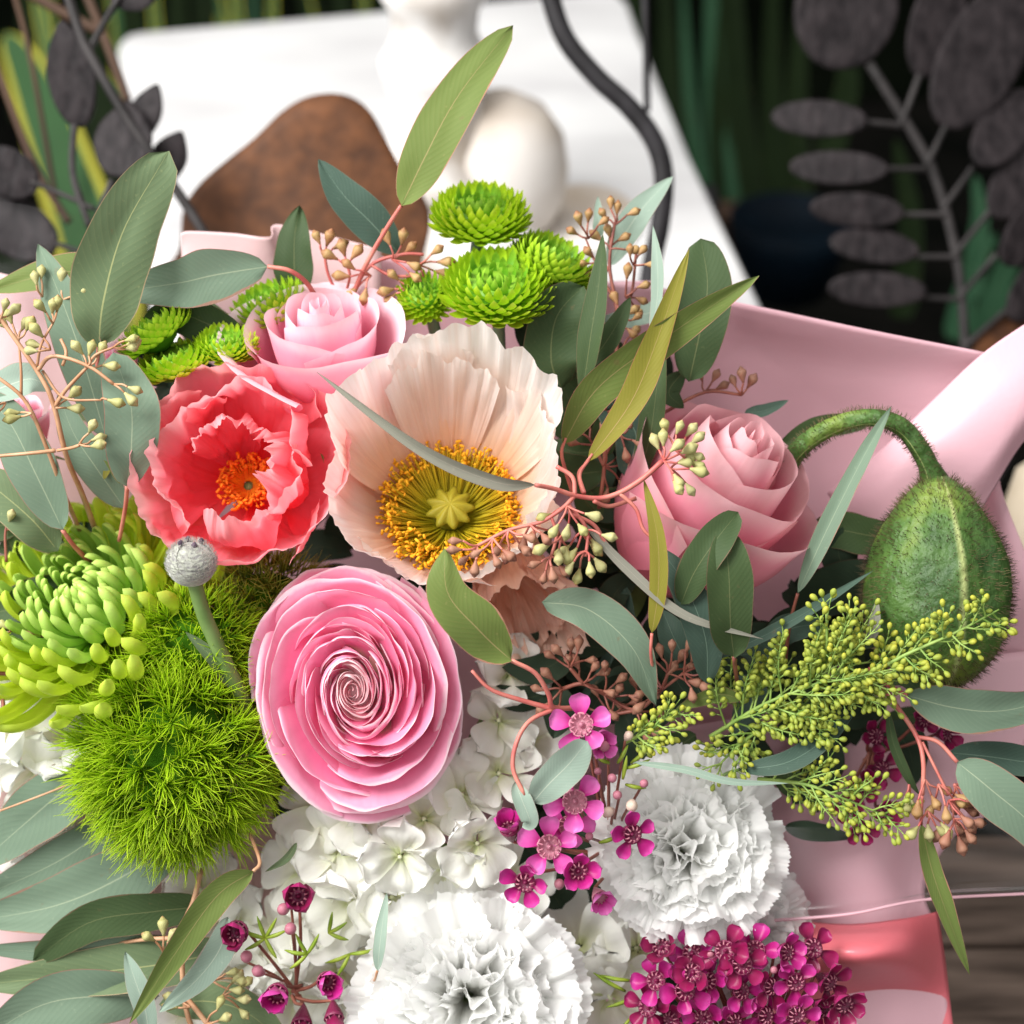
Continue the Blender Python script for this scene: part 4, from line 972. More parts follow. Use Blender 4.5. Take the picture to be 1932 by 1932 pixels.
# ranunculus
def ranunculus(px, py, h, n, roll):
    t_ = thing('ranunculus', 'big pink ranunculus with a tight spiral of thin petals, left of centre', 'ranunculus', W(px, py, h)); X = K(px, py, h, n, roll)
    def ring(N, r0, r1, z0, z1, aw, mat, base, close, curl, ecc, offx=0, offy=0, rn=.14, p=1.0, zs=40, sp=.2, sx=.92):
        for i in range(N):
            t = i / (N - 1); r = r0 + (r1 - r0) * t ** p
            th = i * 2.39996 + rnd(-.35, .35); ox, oy = offx * t + rnd(-1, 1) * ecc, offy * t + rnd(-1, 1) * ecc
            mb = cup_petal(th, aw * rnd(.85, 1.15), r, z0 + (z1 - z0) * t + rnd(-5, 5), base=base, close=close * rnd(.6, 1.3), rnd_=rn, spiral=sp * rnd(.8, 1.25), wob=0.05, nu=34, nv=12, sx=sx, sy=1.12, curl=curl * rnd(.4, 1.4), belly=0.8, rexp=3.0, zs=zs)
            mb.v = [p_ + Vector((ox * (p_.z / 110), oy * (p_.z / 110), 0)) for p_ in mb.v]
            mb.build('petal', M[mat], t_, X)
    ring(22, 5, 52, 130, 138, 1.7, 'rancore', .60, .14, 0, 3, 4, 0, rn=.22, zs=34, sp=.30, sx=.80)
    ring(20, 54, 92, 138, 142, 1.35, 'ran', .60, .12, 0, 6, 8, -2, rn=.40, zs=40, sp=.26, sx=.82)
    ring(20, 94, 132, 142, 136, 1.25, 'ran', .60, .06, 3, 8, 18, 2, rn=.45, zs=46, sp=.20, sx=.88)
    ring(5, 150, 168, 122, 110, 1.1, 'ran', .50, .04, 6, 7, 6, 4, rn=.5, zs=46, sp=.10)
    ring(7, 178, 200, 104, 78, 1.15, 'ran', .50, .0, 8, 5, 0, 0, rn=.5, zs=50, sp=.07)
    ring(7, 192, 204, 62, 40, 1.2, 'ran', .50, .0, 10, 7, 0, -8, rn=.5, zs=40, sp=.05)
    MB().lathe([(0, -10), (90, 0), (150, 40), (120, 70), (60, 96), (20, 112), (0, 114)], 28, fx=.9, fy=1.1).build('receptacle', M['rancore'], t_, X)
    MB().tube([(0, 0, 10), (0, 0, -90), (0, 10, -200)], 12, 11, 9).build('stem', M['stem_green'], t_, X)
ranunculus(682, 1302, 60, (-0.04, 0.10, 1.0), 0.25)

# peach poppy
def poppy_stamens(t_, X, R, n, z0, elev, ant, fil, jit=0.18, seed=3, asize=6.5, fr=2.0, lmin=.8):
    rg = random.Random(seed); f = MB(); a = MB()
    for k in range(n):
        th = 2 * PI * k / n + rg.uniform(-.06, .06); L = R * rg.uniform(lmin, 1.05); e = R_(elev + rg.uniform(-10, 12)) ; e2 = e + R_(10)
        b = Vector((math.cos(th) * 10, math.sin(th) * 10, z0))
        m_ = b + Vector((math.cos(th) * math.cos(e), math.sin(th) * math.cos(e), math.sin(e))) * L * .5
        t2 = th + rg.uniform(-jit, jit)
        p = m_ + Vector((math.cos(t2) * math.cos(e2), math.sin(t2) * math.cos(e2), math.sin(e2))) * L * .5
        f.tube([b, m_, p], fr, fr * .55, 4, 5, cap=False)
        d = Vector((rg.uniform(-1, 1), rg.uniform(-1, 1), rg.uniform(-.5, 1))).normalized()
        q = d.to_track_quat('Z', 'Y').to_matrix().to_4x4()
        a.lathe([(0, -1.2), (.5, -.9), (.62, 0), (.5, .9), (0, 1.2)], 5, Matrix.Translation(p) @ q @ Matrix.Scale(asize * rg.uniform(.8, 1.3), 4))
    f.build('filaments', M[fil], t_, X, kind='stuff'); a.build('anthers', M[ant], t_, X, kind='stuff')
def poppy_petal(th, aw, R, H, amp, sd, nu=60, nv=26, fr=8, crinkle=5, flare=0.0, inward=0.0, belly=0.9, jag=0.02, crush=0.0, edge_in=0.0):
    ph, ph2 = rnd(0, 6), rnd(0, 6)
    def fn(u, v):
        s = 2 * u - 1
        phi = th + s * aw * (0.35 + 0.65 * v ** 0.6)
        arc = v * (1 - 0.10 * s ** 4)
        ang = arc * 1.45
        rho = R * (math.sin(min(ang, PI / 2)) ** belly) * (1 - inward * v * v) + flare * v ** 4 * R * 0.3
        z = H * (1 - math.cos(ang)) / (1 - math.cos(1.45)) if True else 0
        d = amp * v ** 2.2 * (0.35 * math.sin(s * fr * .5 + ph + 2.5 * nz(s * 2, sd)) + 2.4 * nz(s * 2.4, v * 2.2, sd) + 0.9 * nz(s * 7.0, v * 4.5, sd + 11))
        d += amp * 0.6 * v ** 6 * nz(s * 15, v * 4, sd + 2) + crinkle * min(1, v * 2) * nz(s * 16, v * 1.3, sd + 4)
        d += crush * min(1, v * 2) * (1.15 * nz(s * 2.0, v * 3.4, sd + 20) + 0.32 * nz(s * 5, v * 7, sd + 30))
        rho += d; z += H * (jag * 2.2 * v ** 5 * (nz(s * 6, sd, 2) * 1.6 + 0.6 * nz(s * 17, sd, 4))) + crush * .6 * v * nz(s * 3, v * 3, sd + 50)
        rho -= edge_in * max(0, v - .8) * R
        return (rho * math.cos(phi), rho * math.sin(phi), z)
    return MB().grid(fn, nu, nv)
def pistil(t_, X, r, H, lobes):
    def fn(u, v):
        th = 2 * PI * u
        if v < .55: q = v / .55; rr = r * (0.35 + 0.42 * math.sin(q * PI * .75)); z = H * .62 * q
        elif v < .72: q = (v - .55) / .17; rr = r * (0.66 + 0.34 * q) * (1 + 0.18 * q * math.cos(th * lobes)); z = H * (.62 + .12 * q)
        else: q = (v - .72) / .28; rr = r * (1 - q) * (1 + 0.18 * (1 - q) * math.cos(th * lobes)) + .01; z = H * (.74 + .22 * math.sin(q * PI / 2)) + 3 * abs(math.cos(th * lobes / 2)) * math.sin(q * PI)
        return (rr * math.cos(th), rr * math.sin(th), z)
    MB().grid(fn, 80, 26, closed=True).build('pistil', M['pistil'], t_, X)
pp = thing('poppy', 'large peach and white poppy with open cup and orange stamens, right of the coral poppy', 'poppy', W(842, 985, -10)); X = K(850, 985, -10, (0.02, 0.50, 0.87))
for th, aw, R, H, a_, kw in [(1.15, 1.0, 212, 330, 12, {}), (2.25, .9, 214, 300, 12, {}), (1.65, .62, 190, 270, 8, {}), (0.15, .85, 208, 262, 12, dict(inward=.08)), (3.25, .85, 208, 190, 12, dict(flare=.1)), (4.3, .85, 182, 120, 11, dict(flare=.15)), (5.4, .85, 188, 160, 12, dict(flare=.1))]:
    poppy_petal(th, aw, R, H, a_, rnd(0, 90), fr=9, crinkle=4.2, jag=.03, **kw).build('petal', M['peach'], pp, X)
poppy_stamens(pp, X, 130, 420, 8, 16, 'anther', 'filament', seed=4, fr=2.6, asize=4.0)
poppy_stamens(pp, X, 142, 420, 4, 28, 'anther', 'filament', seed=8, fr=2.2, asize=4.2, lmin=.72)
pistil(pp, X, 42, 72, 9)
MB().tube([(0, 0, 4), (0, 0, -90), (0, 12, -220)], 9, 9, 9).build('stem', M['stem_green'], pp, X)

cp = thing('poppy', 'coral pink poppy with crumpled ruffled petals and orange stamens, left of the peach poppy', 'poppy', W(465, 905, -20)); X = K(470, 918, -20, (0.0, 0.20, 0.98), 0, 1.05)
random.seed(21)
for th, aw, R, H, a_, kw in [(1.7, 1.15, 188, 172, 10, dict(crush=22, inward=.05)), (3.2, 1.2, 184, 168, 10, dict(crush=20, inward=.06)), (4.8, 1.15, 180, 150, 9, dict(crush=18, inward=.06)), (0.1, 1.15, 192, 165, 10, dict(crush=22, inward=.04)),
        (1.2, 1.2, 174, 195, 11, dict(crush=34, inward=.20)), (2.9, 1.2, 164, 185, 11, dict(crush=32, inward=.22)), (5.4, 1.25, 172, 185, 11, dict(crush=36, inward=.44)), (0.0, 1.0, 152, 190, 11, dict(crush=34, inward=.48)), (1.9, .9, 132, 178, 9, dict(crush=30, inward=.42))]:
    poppy_petal(th, aw, R, H, a_, rnd(0, 90), fr=6, crinkle=2.5, jag=.03, nu=72, nv=34, **kw).build('petal', M['coral'], cp, X)
poppy_stamens(cp, X, 58, 200, 8, 44, 'antherdeep', 'antherdeep', seed=5, asize=4.4, lmin=.5)
MB().tube([(0, 0, 4), (0, 0, -90), (0, 12, -200)], 9, 9, 9).build('stem', M['stem_green'], cp, X)

# the peach poppy's own lower petals, their shade painted into the colour
dp = thing('poppy', 'drooping lower petals of the large peach poppy, shade painted into their colour', 'poppy', W(960, 1060, -80)); X = K(950, 1050, -60, (0.30, -0.75, 0.60))
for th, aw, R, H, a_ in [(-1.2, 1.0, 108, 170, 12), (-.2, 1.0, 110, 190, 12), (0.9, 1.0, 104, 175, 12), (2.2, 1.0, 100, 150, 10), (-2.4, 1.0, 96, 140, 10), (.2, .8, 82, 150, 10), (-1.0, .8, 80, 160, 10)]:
    poppy_petal(th, aw, R, H, a_, rnd(0, 90), fr=7, crinkle=3, jag=.03, crush=20).build('petal', M['peachshade'], dp, X)

# button chrysanthemums
mum('button_chrysanthemum', 'green button chrysanthemum standing highest on its stem in front of the white column', 907, 408, -80, (0.0, 0.82, 0.57), 102, 190, stem_to=[(898, 480, -95), (900, 600, -140)])
mum('button_chrysanthemum', 'lowest and nearest green button chrysanthemum of the upper group, above the peach poppy', 938, 545, 10, (0.02, 0.74, 0.67), 110, 190, stem_to=[(940, 600, -40), (945, 700, -110)], open_=1.2)
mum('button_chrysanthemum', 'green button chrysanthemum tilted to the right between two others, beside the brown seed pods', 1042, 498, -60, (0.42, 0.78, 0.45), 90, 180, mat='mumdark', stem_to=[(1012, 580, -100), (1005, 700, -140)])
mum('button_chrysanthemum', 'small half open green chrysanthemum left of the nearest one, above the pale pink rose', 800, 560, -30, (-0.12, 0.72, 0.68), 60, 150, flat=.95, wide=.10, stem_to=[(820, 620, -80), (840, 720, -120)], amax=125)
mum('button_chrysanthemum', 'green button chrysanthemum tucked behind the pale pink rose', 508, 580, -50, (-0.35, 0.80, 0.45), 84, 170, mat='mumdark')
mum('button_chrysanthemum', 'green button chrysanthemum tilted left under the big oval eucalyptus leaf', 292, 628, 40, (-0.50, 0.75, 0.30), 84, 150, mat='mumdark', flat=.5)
mum('button_chrysanthemum', 'flat green chrysanthemum just above the left edge of the coral poppy', 330, 684, 50, (-0.28, 0.86, 0.38), 86, 150, flat=.45)
mum('button_chrysanthemum', 'bright green chrysanthemum between the coral poppy and the pale pink rose', 428, 652, 50, (0.05, 0.78, 0.55), 64, 150, flat=.6)
fuji(188, 1162, -40, (-0.26, 0.62, 0.72), 208)

# bristle balls
trick_ball('bright green fuzzy bristle ball in front of the white flowers, left of the ranunculus', 336, 1415, 20, 206, 430, 'trick', (0.98, 1.08, 0.9), seed=2, nb=18, blen=.38)
trick_ball('bright green fuzzy bristle head directly below the coral poppy, behind the grey bud', 372, 1216, 25, 124, 300, 'trick', (1.15, .95, .9), seed=5, blen=.42)
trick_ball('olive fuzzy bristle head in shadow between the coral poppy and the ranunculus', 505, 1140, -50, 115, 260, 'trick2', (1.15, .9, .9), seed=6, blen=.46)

# ranunculus bud
M['furry'] = plain_mat('grey furry sepal', (0.20, 0.19, 0.19), (0.44, 0.46, 0.38), 700, 0.9, bstr=0.35, sheen=0.6, stretch=(1, 1, 3))
M['sepaltip'] = plain_mat('dark sepal tip', (0.05, 0.03, 0.05), (0.12, 0.08, 0.11), 500, 0.9)
rb = thing('ranunculus_bud', 'round grey furry flower bud on a pale green stem in front of the coral poppy', 'flower bud', W(361, 1060, 210))
Xb = K(361, 1062, 205, (0.05, 0.96, 0.28))
MB().grid(lambda u, v: ((46 - 3 * max(0, math.cos(2 * PI * u * 2.5)) ) * math.sin(PI * v) ** .85 * math.cos(2 * PI * u), (46) * math.sin(PI * v) ** .85 * math.sin(2 * PI * u), -44 * math.cos(PI * v) * (1 if v < .5 else .86)), 40, 26).build('bud_head', M['furry'], rb, Xb)
for k in range(4):
    a = k * PI / 2 + .5
    MB().grid(lambda u, v: ((46 * math.cos((v - .0) * 1.35) + 1.2) * math.cos(a + (u - .5) * 1.5 * (1 - v) ** .6), (46 * math.cos(v * 1.35) + 1.2) * math.sin(a + (u - .5) * 1.5 * (1 - v) ** .6), 41 * math.sin(v * 1.35) + 6 * v ** 4), 8, 12).build('sepal', M['furry'], rb, Xb)
    MB().lathe([(0, -6), (5, -3), (6, 2), (3, 6), (0, 8)], 8, Matrix.Translation((20 * math.cos(a), 20 * math.sin(a), 40))).build('sepal_tip', M['sepaltip'], rb, Xb)
hm = MB(); rg = random.Random(3)
for k in range(1500):
    z = rg.uniform(-1, 1); th = rg.uniform(0, 2 * PI); rr = math.sqrt(1 - z * z); d = Vector((rr * math.cos(th), rr * math.sin(th), z)); p = Vector((d.x * 46, d.y * 46, d.z * 42))
    mb_t(hm, [p, p + d * 3 + Vector((0, 0, 2)), p + d * 5 + Vector((rg.uniform(-2, 2), rg.uniform(-2, 2), 5))], 0.45)
M['hair'] = plain_mat('pale hair', (0.55, 0.54, 0.50), (0.70, 0.69, 0.64), 100, 0.7, 0.3)
hm.build('hairs', M['hair'], rb, Xb, kind='stuff')
MB().tube(wp([(366, 1095, 190), (385, 1160, 160), (425, 1250, 110), (462, 1330, 50), (480, 1400, -20)]), pxr(13), pxr(15), 10).build('stem', M['stem_green'], rb)
leaf(rb, [(440, 1300, 90), (400, 1240, 120), (350, 1192, 130)], 14, 'lf_mid', name='leaf', fold=.5)

# hairy poppy bud
def bud_mat():
    m, nt, ns, ls = newmat('green poppy bud skin')
    n = noise_obj(ns, ls, 70, 4, (1, 1, .5)); r = ramp(ns, [(0.3, (0.030, 0.075, 0.018)), (0.5, (0.075, 0.155, 0.030)), (0.68, (0.20, 0.27, 0.04))]); ls.new(n, r.inputs[0])
    uv, u, v = uvnodes(ns, ls)
    d = math_(ns, ls, 'ABSOLUTE', math_(ns, ls, 'SUBTRACT', u, 0.5)); k = ramp(ns, [(0.0, (1, 1, 1)), (0.012, (0, 0, 0))]); ls.new(d, k.inputs[0])
    c = mixc(ns, ls, math_(ns, ls, 'MULTIPLY', k.outputs[0], .8), r.outputs[0], (0.42, 0.46, 0.18))
    b = noise_obj(ns, ls, 220, 5)
    finish(nt, ns, ls, c, 0.5, 0.05, b, 0.9, spec=0.4, bdist=0.002)
    return m
M['budskin'] = bud_mat()
pb = thing('poppy_bud', 'big green hairy poppy bud nodding on a bent stem at the right', 'flower bud', W(1765, 900, 60)); Xp = K(1768, 1100, 20, (-0.015, 1.0, 0.10), 0)
def eggr(v):  # v 0 bottom .. 1 top
    return math.sin(PI * min(1, v) ** 0.86) ** 0.62
def egg(u, v):
    th = 2 * PI * (u) ; rr = 137 * eggr(0.012 + v * .976) * (1 + 0.0)
    q = abs(((u - .5) + .5) % 1 - .5)
    ridge = 5 * math.exp(-(q / .018) ** 2) - 12 * math.exp(-((q - .07) / .04) ** 2) * max(0, v - .3) * 1.3
    lump = 7 * nz(math.cos(th) * 2.2, math.sin(th) * 2.2, v * 4)
    rr += (ridge + lump) * math.sin(PI * v)
    z = -205 + 408 * v
    a = th + PI / 2 + .1   # ridge (u=.5) faces the camera
    return (rr * math.cos(a), rr * math.sin(a) * .95, z)
MB().grid(egg, 96, 60, closed=True).build('bud_shell', M['budskin'], pb, Xp)
hm = MB(); rg = random.Random(9)
for k in range(4200):
    u, v = rg.random(), rg.uniform(.02, .99); p = Vector(egg(u, v)); d = Vector((p.x, p.y, (v - .45) * 120)).normalized()
    L = rg.uniform(8, 15); sd_ = Vector((rg.uniform(-1, 1), rg.uniform(-1, 1), rg.uniform(-1, 1))) * .35
    mb_t(hm, [p, p + (d + sd_ * .4) * L * .5, p + (d + sd_) * L], 0.62)
M['budhair'] = plain_mat('brown bud hair', (0.05, 0.03, 0.015), (0.20, 0.16, 0.07), 100, 0.6, 0.2)
hm.build('hairs', M['budhair'], pb, Xp, kind='stuff')
bs = [(1470, 905, -60), (1510, 845, 0), (1570, 805, 40), (1640, 788, 60), (1700, 805, 60), (1740, 855, 50), (1764, 910, 24)]
MB().tube(wp(bs), pxr(19), pxr(19), 12, n=40, rad=lambda t: pxr(20 - 3 * math.sin(t * 3) + (8 * max(0, t - .9) * 10))).build('stem', M['stem_green'] if False else M['budskin'], pb)
hm = MB(); B = cr(wp(bs), 200)
for k in range(1300):
    i = rg.randrange(1, 199); T = (B[i + 1] - B[i - 1]).normalized(); a = T.orthogonal().normalized(); c = T.cross(a); an = rg.uniform(0, 2 * PI)
    d = a * math.cos(an) + c * math.sin(an); p = B[i] + d * pxr(18); mb_t(hm, [p, p + d * pxr(5), p + d * pxr(rg.uniform(6, 11)) + T * pxr(rg.uniform(-3, 3))], pxr(.6))
hm.build('stem_hairs', M['budhair'], pb, kind='stuff')

# white flowers
carnation('carnation', 'white ruffled carnation at the bottom edge of the photo, centre', 882, 1880, 0, (0.0, 0.16, 1.0), 245, 54, 'white', roll=.4)
carnation('carnation', 'white ruffled carnation half in shade between the magenta waxflowers and the goldenrod', 1285, 1600, -30, (0.12, 0.25, 0.96), 208, 50, 'white', roll=1.7)
carnation('carnation', 'white carnation lower right beside the coral paper, above the bottom waxflowers', 1375, 1750, -80, (0.40, -0.1, 0.9), 170, 44, 'white', roll=2.6)
hydrangea('white hydrangea head below the ranunculus, behind the magenta waxflowers', 760, 1580, -120, florets=[
    (800, 1545, 60, .1, .3, 84), (755, 1615, 90, -.2, -.5, 79), (870, 1500, 40, .4, .5, 89), (900, 1590, 70, .2, -.2, 84), (690, 1540, 20, -.5, .2, 79), (840, 1640, 40, .2, -.5, 84), (640, 1600, 10, -.3, .1, 94), (600, 1520, -20, -.4, .2, 89), (940, 1460, 0, .5, .4, 84),
    (960, 1660, -20, .4, -.2, 84), (740, 1690, 10, 0, -.5, 84), (660, 1700, 0, -.2, -.3, 94), (570, 1640, -40, -.5, 0, 89), (940, 1360, -20, .4, .6, 79), (960, 1270, -40, .3, .5, 79), (1000, 1400, -60, .5, .4, 76), (860, 1720, -30, 0, -.3, 84), (800, 1450, -10, 0, .5, 76)])
hydrangea('white hydrangea head at the lower left beside the green bristle ball', 80, 1360, -200, florets=[
    (120, 1390, -60, -.1, .3, 94), (30, 1360, -70, -.4, .3, 99), (70, 1450, -50, -.2, -.3, 92), (20, 1280, -110, -.3, .5, 89), (130, 1300, -110, .1, .5, 84), (-10, 1440, -80, -.5, 0, 89), (170, 1480, -90, .3, -.3, 84), (90, 1540, -90, 0, -.4, 84), (200, 1600, -110, .2, -.3, 84), (0, 1560, -110, -.3, -.4, 84)])
hydrangea('white hydrangea head at the bottom left behind the wine red waxflowers', 560, 1850, -200, florets=[
    (600, 1740, -50, 0, .4, 102), (530, 1780, -70, -.4, .2, 97), (640, 1830, -60, .3, 0, 99), (560, 1880, -70, 0, -.3, 102), (450, 1850, -110, -.4, 0, 92), (440, 1740, -110, -.3, .3, 89), (640, 1930, -80, .2, -.4, 94), (380, 1680, -110, -.1, .2, 84), (350, 1900, -130, -.4, 0, 89), (710, 1760, -60, .3, .2, 89), (1150, 1880, -90, .2, 0, 107), (1090, 1790, -100, .1, .3, 107), (1200, 1790, -120, .1, .3, 89)])

# waxflowers
wax_sprig('magenta and pale pink waxflowers on a sprig between the ranunculus and the white carnation', (1150, 1600, -20), [
    (1098, 1368, 200, -.2, .2, 54, 'light', 1), (1085, 1512, 210, -.1, .1, 54, 'light', 1), (962, 1568, 150, -.3, 1.4, 42, 'mag', .3), (1036, 1598, 200, 0, .2, 54, 'light', 1), (1090, 1642, 210, .1, 0, 44, 'mag', .5), (992, 1662, 200, -.2, -.2, 46, 'mag', .8), (1190, 1572, 190, .4, -.1, 44, 'mag', 1), (1070, 1560, 170, .2, .4, 44, 'light', 1), (1130, 1690, 150, .3, -.4, 36, 'light', .4), (1128, 1400, 180, .4, 0, 36, 'light', .5)],
    [(1140, 1408, 200, 20, 'waxbud'), (1186, 1388, 190, 17, 'waxbudpale'), (1155, 1468, 200, 17, 'waxbud'), (1165, 1500, 200, 17, 'waxbud'), (1192, 1520, 200, 22, 'waxbudpale'), (1148, 1532, 200, 20, 'waxbudpale'), (1215, 1478, 190, 16, 'waxbud'), (1112, 1578, 200, 15, 'waxbud'), (1055, 1668, 190, 19, 'waxbud'), (1128, 1455, 190, 14, 'waxbud')],
    [(1165, 1440, 170, 60, 40), (1180, 1450, 170, 20, 50), (1175, 1470, 170, 80, 45), (1160, 1420, 170, 110, 44), (1190, 1440, 160, 40, 54), (1130, 1590, 170, 20, 40), (1180, 1480, 160, -10, 40), (1150, 1440, 170, 150, 30)])
_m = []
rg = random.Random(11)
pts_ = [(1250, 1790), (1305, 1800), (1370, 1795), (1400, 1820), (1480, 1795), (1530, 1790), (1240, 1850), (1290, 1870), (1340, 1850), (1395, 1870), (1450, 1860), (1500, 1850), (1560, 1850), (1550, 1900), (1500, 1910), (1440, 1915), (1380, 1925), (1330, 1920), (1270, 1920), (1225, 1900), (1590, 1890), (1240, 1960), (1350, 1980), (1450, 1970), (1540, 1960), (1310, 1835), (1425, 1795)]
wax_sprig('dense cluster of deep magenta waxflowers at the bottom edge, right of the white carnations', (1420, 2040, 0), [
    (x, y, 120 + rg.uniform(-25, 25) - abs(x - 1400) * .15, (x - 1400) / 350 + rg.uniform(-.5, .5), (1880 - y) / 200 + rg.uniform(-.4, .4), rg.uniform(40, 46), ('dark' if x > 1530 else rg.choice(['mag', 'mag', 'dark'])), rg.choice([1, .9, .6])) for x, y in pts_],
    [(1340, 1800, 110, 14, 'waxbud'), (1460, 1830, 130, 14, 'waxbud')], [(1190, 1850, 40, 170, 60), (1180, 1870, 40, 150, 70), (1200, 1880, 40, 200, 60), (1190, 1920, 40, 230, 60)])
wax_sprig('wine red waxflowers with dark stems at the bottom left, below the bristle ball', (560, 1870, 10), [
    (563, 1690, 120, .1, .2, 52, 'dark', .15), (450, 1758, 130, -.2, .1, 52, 'dark', .15), (525, 1872, 120, -.1, -.2, 50, 'mag', .15), (616, 1850, 110, .3, 0, 46, 'mag', .15), (570, 1925, 90, 0, -.9, 46, 'dark', .1), (630, 1915, 90, .2, -.9, 44, 'dark', .1), (600, 1990, 80, 0, -.5, 48, 'dark', .2)],
    [(535, 1715, 130, 22, 'waxbud'), (548, 1752, 130, 22, 'waxbud'), (465, 1805, 130, 22, 'waxbud'), (487, 1832, 120, 22, 'waxbud')],
    [(500, 1770, 100, a, 44) for a in (20, 60, 110, 160, 210, 300)] + [(580, 1800, 100, a, 44) for a in (60, 120, 170, 220)] + [(620, 1760, 60, a, 40) for a in (80, 30, 340)] + [(660, 1800, 60, a, 50) for a in (10, 200, 240)])
wax_sprig('dark wine waxflowers in shadow behind the goldenrod, right', (1640, 1420, -90), [
    (1650, 1390, -30, .2, .2, 36, 'dark', .8), (1660, 1450, -20, .3, 0, 36, 'dark', .8), (1630, 1480, -20, 0, -.2, 36, 'dark', .8), (1665, 1530, -10, .4, -.2, 34, 'dark', .7), (1625, 1560, 0, 0, -.6, 34, 'dark', .7), (1780, 1385, -20, .5, .2, 34, 'dark', .6), (1740, 1360, -20, .2, .3, 32, 'dark', .6), (1600, 1520, -20, -.2, -.3, 34, 'dark', .8)], [], [])

# goldenrod
goldenrod('dense yellow green goldenrod plume left of the poppy bud', [(1340, 1390, 40), (1440, 1330, 110), (1540, 1290, 150), (1620, 1250, 170)], 46, 135, 1.5, 14.5, taper=.25, hsp=60)
goldenrod('goldenrod spray reaching up to the right across the poppy bud', [(1600, 1300, 130), (1700, 1240, 190), (1800, 1195, 215), (1885, 1150, 220)], 18, 84, 1.4, 16, taper=.62)
goldenrod('short goldenrod spray pointing up left of the poppy bud', [(1555, 1270, 120), (1560, 1210, 170), (1558, 1140, 180)], 7, 42, 1.3, 16)
goldenrod('lower goldenrod spray hanging over the pink paper beside the shaded carnation', [(1430, 1470, 60), (1520, 1480, 110), (1600, 1510, 130), (1685, 1545, 130)], 22, 80, 1.45, 14.5, taper=.45)
goldenrod('small bright goldenrod tip beside the magenta waxflowers', [(1180, 1400, 150), (1220, 1380, 180), (1280, 1340, 190)], 14, 46, 1.7, 14.5, taper=.4)
goldenrod('left side goldenrod branch curling down over the shaded carnation', [(1440, 1370, 60), (1390, 1410, 90), (1350, 1450, 110)], 10, 64, 1.2, 14, taper=.4)

# ------------------------------------------------------------------ eucalyptus sprigs, traced leaf by leaf
t_ = sprig('eucalyptus_sprig', 'big oval grey green eucalyptus leaves at the upper left, in front of the metal leaves', (185, 660, 60))
leaf(t_, [(186, 655, 110), (196, 560, 130), (235, 430, 150), (318, 285, 120)], 72, 'lf_mid', prof=prof_oval, twist=-12, fold=.08, wave=.09)
leaf(t_, [(505, 503, 60), (400, 520, 75), (330, 535, 70), (200, 555, 40)], 56, 'lf_blue', twist=10)
leaf(t_, [(250, 512, 20), (170, 510, 30), (80, 520, 30), (-30, 550, 10)], 38, 'lf_olive', twist=-15)
leaf(t_, [(470, 650, 10), (390, 610, 20), (330, 590, 20), (270, 600, 10)], 42, 'lf_dark', twist=10)
leaf(t_, [(200, 830, 60), (160, 690, 95), (118, 570, 100), (72, 460, 80)], 50, 'lf_blue', twist=12, fold=.1)
leaf(t_, [(240, 918, 120), (248, 840, 150), (246, 760, 160), (214, 665, 130)], 54, 'lf_blue', prof=prof_oval, twist=-8, fold=.05)
stem(t_, [([(505, 503, 60), (545, 510, 60), (575, 530, 40), (596, 560, 0)], 4, 5), ([(240, 916, 120), (236, 960, 80), (225, 1020, 20)], 4, 4), ([(186, 655, 110), (184, 700, 90), (190, 760, 40)], 4, 5)], 'stem_red')

t_ = sprig('eucalyptus_sprig', 'smooth blue green leaves at the left edge beside the small rose', (110, 990, 30))
leaf(t_, [(118, 1000, 60), (70, 900, 85), (20, 800, 80), (-40, 730, 60)], 52, 'lf_blue', twist=10)
leaf(t_, [(110, 1040, 10), (60, 980, 40), (-10, 920, 40), (-60, 880, 30)], 50, 'lf_mid', twist=-10)
leaf(t_, [(235, 960, 20), (180, 880, 60), (140, 820, 60), (110, 740, 40)], 40, 'lf_blue', twist=15)
leaf(t_, [(-30, 745, 60), (20, 725, 80), (60, 715, 80), (100, 735, 60)], 36, 'lf_pale', twist=15)
leaf(t_, [(200, 800, 20), (190, 740, 20), (150, 690, 10), (100, 640, 0)], 36, 'lf_teal', twist=15)
leaf(t_, [(160, 1265, -40), (90, 1240, -20), (30, 1220, -20), (-50, 1150, -40)], 52, 'lf_dark', twist=10)
leaf(t_, [(150, 1110, -40), (90, 1130, -20), (20, 1150, -20), (-60, 1160, -40)], 48, 'lf_dark', twist=-10)
leaf(t_, [(196, 905, 60), (208, 860, 60), (200, 820, 60)], 9, 'lf_gold', twist=15)
leaf(t_, [(226, 912, 60), (205, 870, 70), (190, 850, 70)], 8, 'lf_olive', twist=15)
stem(t_, [([(118, 1000, 60), (140, 1030, 30), (170, 1060, -40)], 4, 5)], 'stem_red')

